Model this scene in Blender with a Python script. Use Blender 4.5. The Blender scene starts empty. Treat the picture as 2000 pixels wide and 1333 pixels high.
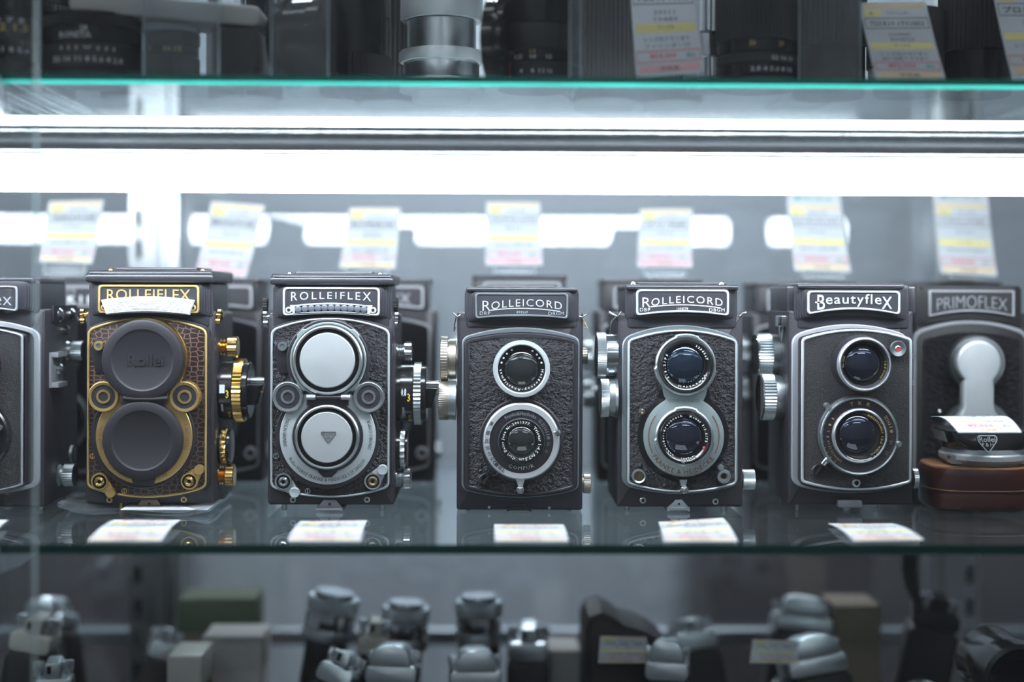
import bpy, math, random
from mathutils import Vector, Matrix
random.seed(7)
SC = bpy.context.scene
COL = SC.collection
PI = math.pi

# ------------------------------------------------------------------ camera, light, exposure
F = 2778.0        # 50 mm lens on a 36 mm frame, in pixels of the 2000 px frame
D0 = 0.87         # lens to the front faces of the first row of cameras
YH = 575.0        # eye level in the photograph
H = 0.134         # eye level above the main shelf
YAW, ROLL = math.radians(0.9), math.radians(0.2)
cam_d = bpy.data.cameras.new('camera'); cam = bpy.data.objects.new('camera', cam_d); COL.objects.link(cam)
SC.camera = cam
cam_d.sensor_width = 36.0; cam_d.lens = 50.0
cam_d.shift_y = -(666.5 - YH) / 2000.0
cam_d.clip_start = 0.02; cam_d.clip_end = 60
cam_d.dof.use_dof = True; cam_d.dof.focus_distance = 0.868; cam_d.dof.aperture_fstop = 1.9
CO = Vector((0, -D0, H))
FWD = Vector((math.sin(YAW), math.cos(YAW), 0))
R0 = Vector((math.cos(YAW), -math.sin(YAW), 0)); U0 = Vector((0, 0, 1))
RT = R0 * math.cos(ROLL) + U0 * math.sin(ROLL)
UP = U0 * math.cos(ROLL) - R0 * math.sin(ROLL)
cam.matrix_world = Matrix(((RT.x, UP.x, -FWD.x, CO.x), (RT.y, UP.y, -FWD.y, CO.y), (RT.z, UP.z, -FWD.z, CO.z), (0, 0, 0, 1)))

SC.view_settings.view_transform = 'Standard'; SC.view_settings.look = 'None'
SC.view_settings.exposure = 0.35; SC.view_settings.gamma = 1.0
SC.view_settings.use_curve_mapping = False
SC.cycles.use_denoising = True
SC.cycles.use_adaptive_sampling = True; SC.cycles.adaptive_threshold = 0.02
SC.cycles.max_bounces = 9; SC.cycles.glossy_bounces = 6; SC.cycles.transmission_bounces = 8
SC.cycles.transparent_max_bounces = 24
SC.cycles.sample_clamp_indirect = 6.0
SC.cycles.caustics_reflective = False; SC.cycles.caustics_refractive = False

TUBE_E, FAR_TUBE_E, ROOM_E, BACK_E = 32.0, 4.0, 12.0, 130.0   # shelf tube, tube one shelf up, ceiling lights on our side and beyond the showcase
w = bpy.data.worlds.new('world'); SC.world = w; w.use_nodes = True
w.node_tree.nodes['Background'].inputs[0].default_value = (0.55, 0.78, 0.85, 1)
w.node_tree.nodes['Background'].inputs[1].default_value = 0.05


def P(px, py, y):
    """World point on the plane at depth y that the photograph shows at (px, py)."""
    d = FWD + RT * ((px - 1000.0) / F) + UP * ((YH - py) / F)
    return CO + d * ((y - CO.y) / d.y)


# ------------------------------------------------------------------ materials
MATS = {}


def nodes_of(name):
    m = bpy.data.materials.new(name); m.use_nodes = True
    nt = m.node_tree
    b = nt.nodes.get('Principled BSDF')
    return m, nt, b


def pbr(name, col, rough=0.5, metal=0.0, spec=0.5, bump=None, vary=0.06, coat=0.0, trans=0.0, brush=None):
    """Principled material with a little noise in colour and roughness; bump = (kind, scale, strength, distance)."""
    m, nt, b = nodes_of(name)
    N, L = nt.nodes, nt.links
    tc = N.new('ShaderNodeTexCoord')
    b.inputs['Metallic'].default_value = metal
    b.inputs['Specular IOR Level'].default_value = spec
    b.inputs['Coat Weight'].default_value = coat
    b.inputs['Transmission Weight'].default_value = trans
    nz = N.new('ShaderNodeTexNoise'); nz.inputs['Scale'].default_value = 140; nz.inputs['Detail'].default_value = 4
    L.new(tc.outputs['Object'], nz.inputs['Vector'])
    mx = N.new('ShaderNodeMix'); mx.data_type = 'RGBA'
    mx.inputs[6].default_value = tuple(c * (1 - vary) for c in col) + (1,)
    mx.inputs[7].default_value = tuple(min(1, c * (1 + vary)) for c in col) + (1,)
    L.new(nz.outputs[0], mx.inputs[0]); L.new(mx.outputs[2], b.inputs['Base Color'])
    mr = N.new('ShaderNodeMapRange'); mr.inputs[3].default_value = max(0.02, rough - 0.05); mr.inputs[4].default_value = min(1, rough + 0.05)
    L.new(nz.outputs[0], mr.inputs[0]); L.new(mr.outputs[0], b.inputs['Roughness'])
    if bump:
        kind, sc, st, di = bump
        bp = N.new('ShaderNodeBump'); bp.inputs['Strength'].default_value = st; bp.inputs['Distance'].default_value = di
        if kind == 'leather':
            dn = N.new('ShaderNodeTexNoise'); dn.inputs['Scale'].default_value = sc * 1.1; dn.inputs['Detail'].default_value = 3
            L.new(tc.outputs['Object'], dn.inputs['Vector'])
            ad = N.new('ShaderNodeMix'); ad.data_type = 'VECTOR'; ad.inputs[0].default_value = 0.006
            L.new(tc.outputs['Object'], ad.inputs[4]); L.new(dn.outputs['Color'], ad.inputs[5])
            mp = N.new('ShaderNodeMapping'); mp.inputs['Scale'].default_value = (0.75, 1.0, 1.25)
            L.new(ad.outputs[1], mp.inputs['Vector'])
            vo = N.new('ShaderNodeTexVoronoi'); vo.feature = 'SMOOTH_F1'; vo.inputs['Scale'].default_value = sc
            vo.inputs['Smoothness'].default_value = 0.2
            L.new(mp.outputs[0], vo.inputs['Vector'])
            iv = N.new('ShaderNodeMath'); iv.operation = 'MULTIPLY_ADD'; iv.inputs[1].default_value = -1.0; iv.inputs[2].default_value = 1.0
            L.new(vo.outputs['Distance'], iv.inputs[0])
            L.new(iv.outputs[0], bp.inputs['Height'])
        else:
            n2 = N.new('ShaderNodeTexNoise'); n2.inputs['Scale'].default_value = sc; n2.inputs['Detail'].default_value = 5
            L.new(tc.outputs['Object'], n2.inputs['Vector']); L.new(n2.outputs[0], bp.inputs['Height'])
        L.new(bp.outputs[0], b.inputs['Normal'])
    if brush:
        mp = N.new('ShaderNodeMapping'); mp.inputs['Scale'].default_value = brush
        L.new(tc.outputs['Object'], mp.inputs['Vector'])
        n3 = N.new('ShaderNodeTexNoise'); n3.inputs['Scale'].default_value = 1.0; n3.inputs['Detail'].default_value = 4
        L.new(mp.outputs[0], n3.inputs['Vector'])
        bp = N.new('ShaderNodeBump'); bp.inputs['Strength'].default_value = 0.25; bp.inputs['Distance'].default_value = 0.0002
        L.new(n3.outputs[0], bp.inputs['Height']); L.new(bp.outputs[0], b.inputs['Normal'])
    MATS[name] = m
    return m


pbr('black_leather', (0.034, 0.031, 0.040), 0.30, spec=0.75, bump=('leather', 380, 1.0, 0.012))
pbr('fine_leather', (0.034, 0.032, 0.039), 0.30, spec=0.75, bump=('leather', 760, 1.0, 0.0065))
pbr('cover_leather', (0.030, 0.028, 0.036), 0.5, bump=('noise', 1500, 0.35, 0.0003))
pbr('black_paint', (0.022, 0.020, 0.027), 0.42, bump=('noise', 900, 0.12, 0.0003))
pbr('hood_paint', (0.032, 0.032, 0.041), 0.42, bump=('noise', 1400, 0.2, 0.0003))
pbr('cell_glass', (0.13, 0.14, 0.17), 0.15)
pbr('lid_black', (0.035, 0.035, 0.044), 0.24)
pbr('gloss_black', (0.012, 0.012, 0.014), 0.16)
pbr('matte_black', (0.016, 0.016, 0.018), 0.6)
pbr('rubber', (0.022, 0.021, 0.027), 0.5, bump=('noise', 600, 0.08, 0.0003))
pbr('chrome', (0.72, 0.75, 0.78), 0.16, 1.0)
pbr('satin_chrome', (0.60, 0.65, 0.68), 0.33, 1.0)
pbr('aluminium', (0.62, 0.66, 0.68), 0.30, 1.0, brush=(6, 900, 900))
pbr('rail_metal', (0.70, 0.73, 0.75), 0.2, 1.0, brush=(6, 700, 700))
pbr('aged_metal', (0.42, 0.39, 0.33), 0.42, 1.0, vary=0.25)
pbr('grey_trim', (0.32, 0.36, 0.39), 0.38, 0.85)
pbr('silver_paint', (0.62, 0.68, 0.72), 0.4, 0.35)
pbr('dull_silver', (0.40, 0.41, 0.45), 0.45, 0.3)
pbr('plate_grey', (0.42, 0.50, 0.51), 0.36, 0.55)
pbr('white_plate', (0.58, 0.64, 0.67), 0.40, 0.3)
pbr('cap_metal', (0.66, 0.70, 0.73), 0.42, 0.55)
pbr('gold', (0.83, 0.56, 0.20), 0.2, 1.0)
pbr('satin_gold', (0.70, 0.48, 0.19), 0.38, 0.9)
pbr('gold_paint', (0.60, 0.43, 0.17), 0.42, 0.4)
pbr('bronze', (0.22, 0.17, 0.11), 0.42, 0.8)
pbr('white_plastic', (0.88, 0.92, 0.93), 0.4)
pbr('white_ink', (0.80, 0.84, 0.86), 0.5)
pbr('grey_ink', (0.25, 0.27, 0.30), 0.6)
pbr('black_ink', (0.03, 0.03, 0.035), 0.6)
pbr('red_ink', (0.75, 0.09, 0.13), 0.6)
pbr('brown_ink', (0.22, 0.11, 0.09), 0.5)
pbr('green_ink', (0.05, 0.38, 0.30), 0.6)
pbr('yellow_ink', (0.85, 0.62, 0.05), 0.6)
pbr('band_yellow', (0.86, 0.77, 0.34), 0.7)
pbr('band_tan', (0.84, 0.68, 0.44), 0.7)
pbr('band_pink', (0.88, 0.52, 0.57), 0.7)
pbr('brown_leather', (0.055, 0.014, 0.010), 0.32, bump=('noise', 350, 0.2, 0.0006), vary=0.3)
pbr('tan_edge', (0.30, 0.13, 0.05), 0.6, vary=0.3)
pbr('dark_brown_leather', (0.030, 0.022, 0.022), 0.55, bump=('noise', 300, 0.2, 0.0006))
pbr('cardboard', (0.30, 0.25, 0.19), 0.8)
pbr('box_white', (0.55, 0.55, 0.53), 0.7)
pbr('olive_card', (0.16, 0.20, 0.13), 0.8)
pbr('cream', (0.62, 0.60, 0.55), 0.5)
pbr('red_box', (0.35, 0.05, 0.04), 0.5)
pbr('shop_wall', (0.46, 0.48, 0.50), 0.8, vary=0.1)
pbr('far_wall', (0.46, 0.525, 0.57), 0.8, vary=0.12)
pbr('cabinet_grey', (0.055, 0.052, 0.056), 0.6)
pbr('shop_floor', (0.20, 0.20, 0.20), 0.5)
pbr('deck_grey', (0.10, 0.10, 0.11), 0.6)
pbr('twine', (0.35, 0.25, 0.13), 0.9)
pbr('red_enamel', (0.45, 0.03, 0.03), 0.4)


def reptile():
    m, nt, b = nodes_of('reptile_leather'); N, L = nt.nodes, nt.links
    tc = N.new('ShaderNodeTexCoord'); sx = N.new('ShaderNodeSeparateXYZ'); cx = N.new('ShaderNodeCombineXYZ')
    L.new(tc.outputs['Object'], sx.inputs[0]); L.new(sx.outputs['X'], cx.inputs['X']); L.new(sx.outputs['Z'], cx.inputs['Y'])
    mp = N.new('ShaderNodeMapping'); mp.inputs['Scale'].default_value = (0.8, 1.15, 1.0); L.new(cx.outputs[0], mp.inputs['Vector'])
    vo = N.new('ShaderNodeTexVoronoi'); vo.voronoi_dimensions = '2D'; vo.feature = 'DISTANCE_TO_EDGE'; vo.inputs['Scale'].default_value = 300
    vo.inputs['Randomness'].default_value = 0.6
    L.new(mp.outputs[0], vo.inputs['Vector'])
    cr = N.new('ShaderNodeValToRGB')
    cr.color_ramp.elements[0].position = 0.02; cr.color_ramp.elements[0].color = (0.17, 0.105, 0.08, 1)
    cr.color_ramp.elements[1].position = 0.13; cr.color_ramp.elements[1].color = (0.022, 0.012, 0.011, 1)
    L.new(vo.outputs['Distance'], cr.inputs[0]); L.new(cr.outputs[0], b.inputs['Base Color'])
    b.inputs['Roughness'].default_value = 0.35
    MATS['reptile_leather'] = m


reptile()


def sheet_glass(name, tint, ior=1.5, rough=0.0, dust_glow=0.0):
    """Thin clear sheet: what is behind shows through, the surface mirrors by Fresnel's law on both of its faces."""
    m = bpy.data.materials.new(name); m.use_nodes = True; nt = m.node_tree; N, L = nt.nodes, nt.links
    N.clear()
    out = N.new('ShaderNodeOutputMaterial'); tr = N.new('ShaderNodeBsdfTransparent'); gl = N.new('ShaderNodeBsdfGlossy')
    tr.inputs[0].default_value = tint + (1,); gl.inputs['Roughness'].default_value = rough; gl.inputs[0].default_value = (0.97, 0.985, 1, 1)
    fr = N.new('ShaderNodeFresnel'); ge = N.new('ShaderNodeNewGeometry')
    mr = N.new('ShaderNodeMapRange'); mr.inputs[3].default_value = ior; mr.inputs[4].default_value = 1 / ior
    L.new(ge.outputs['Backfacing'], mr.inputs[0]); L.new(mr.outputs[0], fr.inputs['IOR'])
    mx = N.new('ShaderNodeMixShader')
    L.new(fr.outputs[0], mx.inputs[0]); L.new(tr.outputs[0], mx.inputs[1]); L.new(gl.outputs[0], mx.inputs[2])
    last = mx
    if dust_glow:
        tc = N.new('ShaderNodeTexCoord'); nz = N.new('ShaderNodeTexNoise'); nz.inputs['Scale'].default_value = 60; nz.inputs['Detail'].default_value = 8
        L.new(tc.outputs['Object'], nz.inputs['Vector'])
        m2 = N.new('ShaderNodeMapRange'); m2.inputs[1].default_value = 0.35; m2.inputs[2].default_value = 0.8
        m2.inputs[3].default_value = dust_glow * 0.5; m2.inputs[4].default_value = dust_glow * 1.6
        L.new(nz.outputs[0], m2.inputs[0])
        di = N.new('ShaderNodeBsdfDiffuse'); di.inputs[0].default_value = (0.74, 0.77, 0.80, 1)
        mx2 = N.new('ShaderNodeMixShader'); L.new(m2.outputs[0], mx2.inputs[0]); L.new(mx.outputs[0], mx2.inputs[1]); L.new(di.outputs[0], mx2.inputs[2])
        last = mx2
    L.new(last.outputs[0], out.inputs[0])
    MATS[name] = m


sheet_glass('shelf_glass', (0.89, 0.94, 0.935), dust_glow=0.012)
sheet_glass('door_glass', (0.975, 0.985, 0.99), 1.45, dust_glow=0.004)
sheet_glass('acrylic', (0.95, 0.97, 0.98), 1.49, dust_glow=0.05)
sheet_glass('glow_acrylic', (0.92, 0.95, 0.96), 1.49, dust_glow=0.32)  # high white share paints the edge-lit glow of the tag stands
sheet_glass('back_glass', (0.96, 0.97, 0.985), 1.9, rough=0.01, dust_glow=0.03)
sheet_glass('plastic_film', (0.90, 0.92, 0.94), 1.5, rough=0.08, dust_glow=0.05)


def edge_glass(name, col, tr_w):
    """Ground edge of a glass sheet: green, lit from inside the sheet."""
    m = bpy.data.materials.new(name); m.use_nodes = True; nt = m.node_tree; N, L = nt.nodes, nt.links
    N.clear()
    out = N.new('ShaderNodeOutputMaterial'); t = N.new('ShaderNodeBsdfTranslucent'); t.inputs[0].default_value = col + (1,)
    g = N.new('ShaderNodeBsdfGlossy'); g.inputs[0].default_value = (0.03, 0.07, 0.065, 1); g.inputs['Roughness'].default_value = 0.25
    d = N.new('ShaderNodeBsdfDiffuse'); d.inputs[0].default_value = tuple(c * 0.05 for c in col) + (1,)
    m1 = N.new('ShaderNodeMixShader'); m1.inputs[0].default_value = 0.5; L.new(g.outputs[0], m1.inputs[1]); L.new(d.outputs[0], m1.inputs[2])
    mx = N.new('ShaderNodeMixShader'); mx.inputs[0].default_value = tr_w
    L.new(m1.outputs[0], mx.inputs[1]); L.new(t.outputs[0], mx.inputs[2]); L.new(mx.outputs[0], out.inputs[0])
    MATS[name] = m


edge_glass('glass_edge', (0.010, 0.13, 0.11), 0.16)
edge_glass('lit_edge', (0.10, 0.85, 0.72), 0.9)  # lamp's bright line along the upper shelf edge, put into the colour
edge_glass('door_edge', (0.60, 0.72, 0.76), 0.6)


def thin_sheet(name, col, through, rough=0.6):
    """Thin paper or frosted edge: diffuse on its face, some light comes through from behind."""
    m, nt, b = nodes_of(name); N, L = nt.nodes, nt.links
    tc = N.new('ShaderNodeTexCoord'); nz = N.new('ShaderNodeTexNoise'); nz.inputs['Scale'].default_value = 200
    L.new(tc.outputs['Object'], nz.inputs['Vector'])
    mx = N.new('ShaderNodeMix'); mx.data_type = 'RGBA'; mx.inputs[6].default_value = tuple(c * .98 for c in col) + (1,); mx.inputs[7].default_value = tuple(min(1, c * 1.02) for c in col) + (1,)
    L.new(nz.outputs[0], mx.inputs[0]); L.new(mx.outputs[2], b.inputs['Base Color']); b.inputs['Roughness'].default_value = rough
    t = N.new('ShaderNodeBsdfTranslucent'); L.new(mx.outputs[2], t.inputs[0])
    ms = N.new('ShaderNodeMixShader'); ms.inputs[0].default_value = through
    L.new(b.outputs[0], ms.inputs[1]); L.new(t.outputs[0], ms.inputs[2]); L.new(ms.outputs[0], N['Material Output'].inputs[0])
    MATS[name] = m


thin_sheet('paper', (0.82, 0.86, 0.90), 0.35)
thin_sheet('acrylic_edge', (0.62, 0.72, 0.75), 0.55, 0.2)


def lens_glass(name, col, spec_tint):
    m, nt, b = nodes_of(name); N, L = nt.nodes, nt.links
    tc = N.new('ShaderNodeTexCoord'); nz = N.new('ShaderNodeTexNoise'); nz.inputs['Scale'].default_value = 60
    L.new(tc.outputs['Object'], nz.inputs['Vector'])
    mx = N.new('ShaderNodeMix'); mx.data_type = 'RGBA'; mx.inputs[6].default_value = col + (1,); mx.inputs[7].default_value = tuple(c * 1.6 for c in col) + (1,)
    L.new(nz.outputs[0], mx.inputs[0]); L.new(mx.outputs[2], b.inputs['Base Color'])
    b.inputs['Roughness'].default_value = 0.03; b.inputs['IOR'].default_value = 1.75
    b.inputs['Specular IOR Level'].default_value = 0.9
    b.inputs['Specular Tint'].default_value = spec_tint + (1,)
    MATS[name] = m


lens_glass('lens_clear', (0.010, 0.012, 0.014), (1.0, 1.0, 1.0))
lens_glass('lens_blue', (0.006, 0.010, 0.018), (0.6, 0.78, 1.0))
lens_glass('lens_violet', (0.006, 0.007, 0.013), (0.72, 0.78, 1.0))
sheet_glass('lens_front', (0.85, 0.88, 0.95), 1.6)


def glow(name, col, e):
    m = bpy.data.materials.new(name); m.use_nodes = True; nt = m.node_tree; nt.nodes.clear()
    out = nt.nodes.new('ShaderNodeOutputMaterial'); em = nt.nodes.new('ShaderNodeEmission')
    em.inputs[0].default_value = col + (1,); em.inputs[1].default_value = e
    nt.links.new(em.outputs[0], out.inputs[0]); MATS[name] = m


glow('tube_light', (0.86, 0.935, 1.0), TUBE_E)
glow('far_tube_light', (0.89, 0.945, 1.0), FAR_TUBE_E)
glow('ceiling_lamp_light', (0.89, 0.945, 1.0), ROOM_E)
glow('back_lamp_light', (0.90, 0.945, 1.0), BACK_E)

# ------------------------------------------------------------------ mesh builder


def area2(p):
    return sum(p[i][0] * p[(i + 1) % len(p)][1] - p[(i + 1) % len(p)][0] * p[i][1] for i in range(len(p)))


def inset(p, d):
    """Offset a closed outline inwards by d."""
    n = len(p); s = 1 if area2(p) > 0 else -1
    out = []
    for i in range(n):
        a, b, c = p[i - 1], p[i], p[(i + 1) % n]
        e1 = (b[0] - a[0], b[1] - a[1]); e2 = (c[0] - b[0], c[1] - b[1])
        l1 = math.hypot(*e1) or 1e-9; l2 = math.hypot(*e2) or 1e-9
        n1 = (-e1[1] / l1 * s, e1[0] / l1 * s); n2 = (-e2[1] / l2 * s, e2[0] / l2 * s)
        k = 1 + n1[0] * n2[0] + n1[1] * n2[1]
        k = max(k, 0.4)
        out.append((b[0] + (n1[0] + n2[0]) / k * d, b[1] + (n1[1] + n2[1]) / k * d))
    return out


def rrect(x0, x1, z0, z1, r, n=5):
    out = []
    for cx, cz, a0 in ((x1 - r, z1 - r, 0), (x0 + r, z1 - r, 90), (x0 + r, z0 + r, 180), (x1 - r, z0 + r, 270)):
        for i in range(n + 1):
            a = math.radians(a0 + 90.0 * i / n)
            out.append((cx + r * math.cos(a), cz + r * math.sin(a)))
    return out


def circ(cx, cz, r, n=40):
    return [(cx + r * math.cos(2 * PI * i / n), cz + r * math.sin(2 * PI * i / n)) for i in range(n)]


_GL = {}


def glyphs(s, bold, res, space=1.0):
    k = (s, bold, res, round(space, 3))
    if k not in _GL:
        c = bpy.data.curves.new('lettering', 'FONT'); c.body = s; c.extrude = 0.5; c.resolution_u = res; c.offset = bold; c.space_character = space
        o = bpy.data.objects.new('lettering', c); m = o.to_mesh()
        v = [tuple(q.co) for q in m.vertices]; f = [tuple(q.vertices) for q in m.polygons]
        o.to_mesh_clear(); bpy.data.objects.remove(o); bpy.data.curves.remove(c)
        xs = [q[0] for q in v] or [0, 1]; ys = [q[1] for q in v] or [0, 1]
        x0, x1, y0, y1 = min(xs), max(xs), min(ys), max(ys)
        _GL[k] = ([((a - x0) / (x1 - x0 or 1), (b - y0) / (y1 - y0 or 1), c2 + 0.5) for a, b, c2 in v], f, (x1 - x0) / (y1 - y0 or 1))
    return _GL[k]


class MB:
    """Collects shells and links them as ONE mesh object with several materials."""

    def __init__(self):
        self.v = []; self.f = []; self.m = []; self.mats = []

    def mi(self, mat):
        if mat not in self.mats: self.mats.append(mat)
        return self.mats.index(mat)

    def add(self, v, f, mat):
        o = len(self.v); k = self.mi(mat)
        self.v += [tuple(q) for q in v]; self.f += [tuple(i + o for i in q) for q in f]; self.m += [k] * len(f)

    def loft(self, rings, mat, cap0=True, cap1=True, capmat=None):
        n = len(rings[0]); v = [q for r in rings for q in r]; f = []
        for k in range(len(rings) - 1):
            for i in range(n):
                j = (i + 1) % n
                f.append((k * n + i, k * n + j, (k + 1) * n + j, (k + 1) * n + i))
        self.add(v, f, mat)
        o = len(self.v) - len(v)
        km = self.mi(capmat or mat)
        if cap0: self.f.append(tuple(o + i for i in range(n))); self.m.append(km)
        if cap1: self.f.append(tuple(o + (len(rings) - 1) * n + i for i in reversed(range(n)))); self.m.append(km if not capmat else self.mi(mat))

    def prism(self, xz, y0, y1, mat, bev=0.0, steps=2, capmat=None, back=0.0):
        """Outline in x,z pushed from y0 (front, rounded edge) to y1."""
        rings = []
        if bev > 0:
            for i in range(steps + 1):
                a = i / steps * PI / 2
                rings.append([(x, y0 + bev * (1 - math.cos(a)), z) for x, z in inset(xz, bev * (1 - math.sin(a)))])
        else:
            rings.append([(x, y0, z) for x, z in xz])
        if back > 0:
            for i in range(steps + 1):
                a = i / steps * PI / 2
                rings.append([(x, y1 - back * (1 - math.sin(a)), z) for x, z in inset(xz, back * (1 - math.cos(a)))])
        else:
            rings.append([(x, y1, z) for x, z in xz])
        self.loft(rings, mat, capmat=capmat)

    def ring(self, outer, inner, y0, y1, mat, bev=0.0):
        """Frame between two outlines with the same number of points."""
        L = []
        L.append([(x, y1, z) for x, z in outer])
        L.append([(x, y0 + bev, z) for x, z in outer])
        if bev: L.append([(x, y0, z) for x, z in inset(outer, bev)])
        if bev: L.append([(x, y0, z) for x, z in inset(inner, -bev)])
        L.append([(x, y0 + bev, z) for x, z in inner])
        L.append([(x, y1, z) for x, z in inner])
        n = len(outer); v = [q for r in L for q in r]; f = []
        K = len(L)
        for k in range(K):
            for i in range(n):
                j = (i + 1) % n; k2 = (k + 1) % K
                f.append((k * n + i, k * n + j, k2 * n + j, k2 * n + i))
        self.add(v, f, mat)

    def lathe(self, o, axis, prof, mat, seg=48, squash=1.0):
        """prof: (radius, height[, material[, tooth depth]]) along axis from o."""
        o = Vector(o); a = Vector(axis).normalized()
        u = Vector((1, 0, 0)) if abs(a.x) < 0.9 else Vector((0, 1, 0))
        u = (u - a * u.dot(a)).normalized(); w_ = a.cross(u)
        idx = []
        v = []
        for p in prof:
            r, h = p[0], p[1]; td = p[3] if len(p) > 3 else 0
            if r <= 1e-7:
                idx.append([len(v)]); v.append(o + a * h)
            else:
                row = []
                for i in range(seg):
                    t = 2 * PI * i / seg; rr = r - (td if i % 2 else 0)
                    row.append(len(v)); v.append(o + a * h + u * (rr * math.cos(t)) + w_ * (rr * math.sin(t) * squash))
                idx.append(row)
        base = len(self.v); self.v += [tuple(q) for q in v]
        for k in range(len(prof) - 1):
            m_ = prof[k + 1][2] if len(prof[k + 1]) > 2 and prof[k + 1][2] else mat
            km = self.mi(m_); A, B = idx[k], idx[k + 1]
            for i in range(seg):
                j = (i + 1) % seg
                if len(A) == 1 and len(B) == 1: continue
                if len(A) == 1: q = (A[0], B[j], B[i])
                elif len(B) == 1: q = (A[i], A[j], B[0])
                else: q = (A[i], A[j], B[j], B[i])
                self.f.append(tuple(base + t for t in q)); self.m.append(km)
        for e, rev in ((0, True), (-1, False)):
            if len(idx[e]) > 1:
                self.f.append(tuple(base + t for t in (reversed(idx[e]) if rev else idx[e])))
                self.m.append(self.mi(prof[e][2] if len(prof[e]) > 2 and prof[e][2] else mat))

    def tube(self, pts, r, mat, seg=10):
        pts = [Vector(p) for p in pts]; rings = []
        for i, p in enumerate(pts):
            d = (pts[min(i + 1, len(pts) - 1)] - pts[max(i - 1, 0)]).normalized()
            u = Vector((0, 1, 0)) if abs(d.y) < 0.9 else Vector((1, 0, 0))
            u = (u - d * u.dot(d)).normalized(); w_ = d.cross(u)
            rr = r[i] if isinstance(r, (list, tuple)) else r
            rings.append([tuple(p + u * (rr * math.cos(2 * PI * k / seg)) + w_ * (rr * math.sin(2 * PI * k / seg))) for k in range(seg)])
        self.loft(rings, mat)

    def box(self, x0, x1, y0, y1, z0, z1, mat, r=0.0, bev=0.0):
        if r <= 0: xz = [(x0, z0), (x1, z0), (x1, z1), (x0, z1)]
        else: xz = rrect(x0, x1, z0, z1, r, 3)
        self.prism(xz, y0, y1, mat, bev, back=bev)

    def grid(self, fn, nu, nv, mat, thick=0.0):
        """fn(u, v, w) surface; closed slab when thick > 0."""
        v = []; f = []
        lay = [0.0, -thick] if thick else [0.0]
        for w_ in lay:
            for j in range(nv + 1):
                for i in range(nu + 1): v.append(fn(i / nu, j / nv, w_))
        W = nu + 1; O = W * (nv + 1)
        for j in range(nv):
            for i in range(nu):
                a = j * W + i; f.append((a, a + 1, a + W + 1, a + W))
                if thick: f.append((O + a, O + a + W, O + a + W + 1, O + a + 1))
        if thick:
            for i in range(nu):
                f.append((i, O + i, O + i + 1, i + 1)); a = nv * W + i; f.append((a, a + 1, O + a + 1, O + a))
            for j in range(nv):
                a = j * W; f.append((a, a + W, O + a + W, O + a)); a = j * W + nu; f.append((a, O + a, O + a + W, a + W))
        self.add(v, f, mat)

    def text(self, s, fn, mat, bold=0.0, res=2, aspect=None):
        space = 1.0
        if aspect and len(s) > 1:      # spread the letters rather than stretch them
            a1, a2 = glyphs(s, bold, 1)[2], glyphs(s, bold, 1, 2.0)[2]
            space = max(0.85, min(2.4, 1 + (max(0, aspect - a1) * 0.55) / max(1e-6, a2 - a1)))
        v, f, _ = glyphs(s, bold, res, space)
        self.add([fn(a, b, c) for a, b, c in v], f, mat)

    def ringtext(self, s, o, axis_y, R, h, a0, a1, mat, lift=0.0002, bold=0.0, flip=False, res=1):
        """Lettering along a circle in the x,z plane: a0 -> a1 are clock angles (0 = top, clockwise seen from the viewer)."""
        def fn(u, v, w_):
            a = math.radians(a0 + (a1 - a0) * u); rr = R + (v - 0.5) * h * (-1 if flip else 1)
            return (o[0] + rr * math.sin(a), axis_y - lift * w_, o[2] + rr * math.cos(a))
        self.text(s, fn, mat, bold, res, abs(math.radians(a1 - a0)) * R / h)

    def build(self, name, parent=None, label=None, loc=None, sharp=32):
        me = bpy.data.meshes.new(name); me.from_pydata(self.v, [], self.f)
        for k in self.mats: me.materials.append(MATS[k])
        me.polygons.foreach_set('material_index', self.m)
        me.polygons.foreach_set('use_smooth', [True] * len(self.f))
        import bmesh
        bm = bmesh.new(); bm.from_mesh(me); bmesh.ops.recalc_face_normals(bm, faces=bm.faces); bm.to_mesh(me); bm.free()
        me.set_sharp_from_angle(angle=math.radians(sharp))
        o = bpy.data.objects.new(name, me); COL.objects.link(o)
        if parent: o.parent = parent
        if loc is not None: o.location = loc
        if label: o['label'] = label
        return o


def tag(o, label, cat, group=None, kind=None):
    o['label'] = label; o['category'] = cat
    if group: o['group'] = group
    if kind: o['kind'] = kind
    return o


def thing(name, label, cat, loc, group=None, rot=(0, 0, 0)):
    o = bpy.data.objects.new(name, None); COL.objects.link(o); o.empty_display_size = 0.02
    o.location = loc; o.rotation_euler = rot
    return tag(o, label, cat, group)


def structure(o):
    o['kind'] = 'structure'; return o

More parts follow.
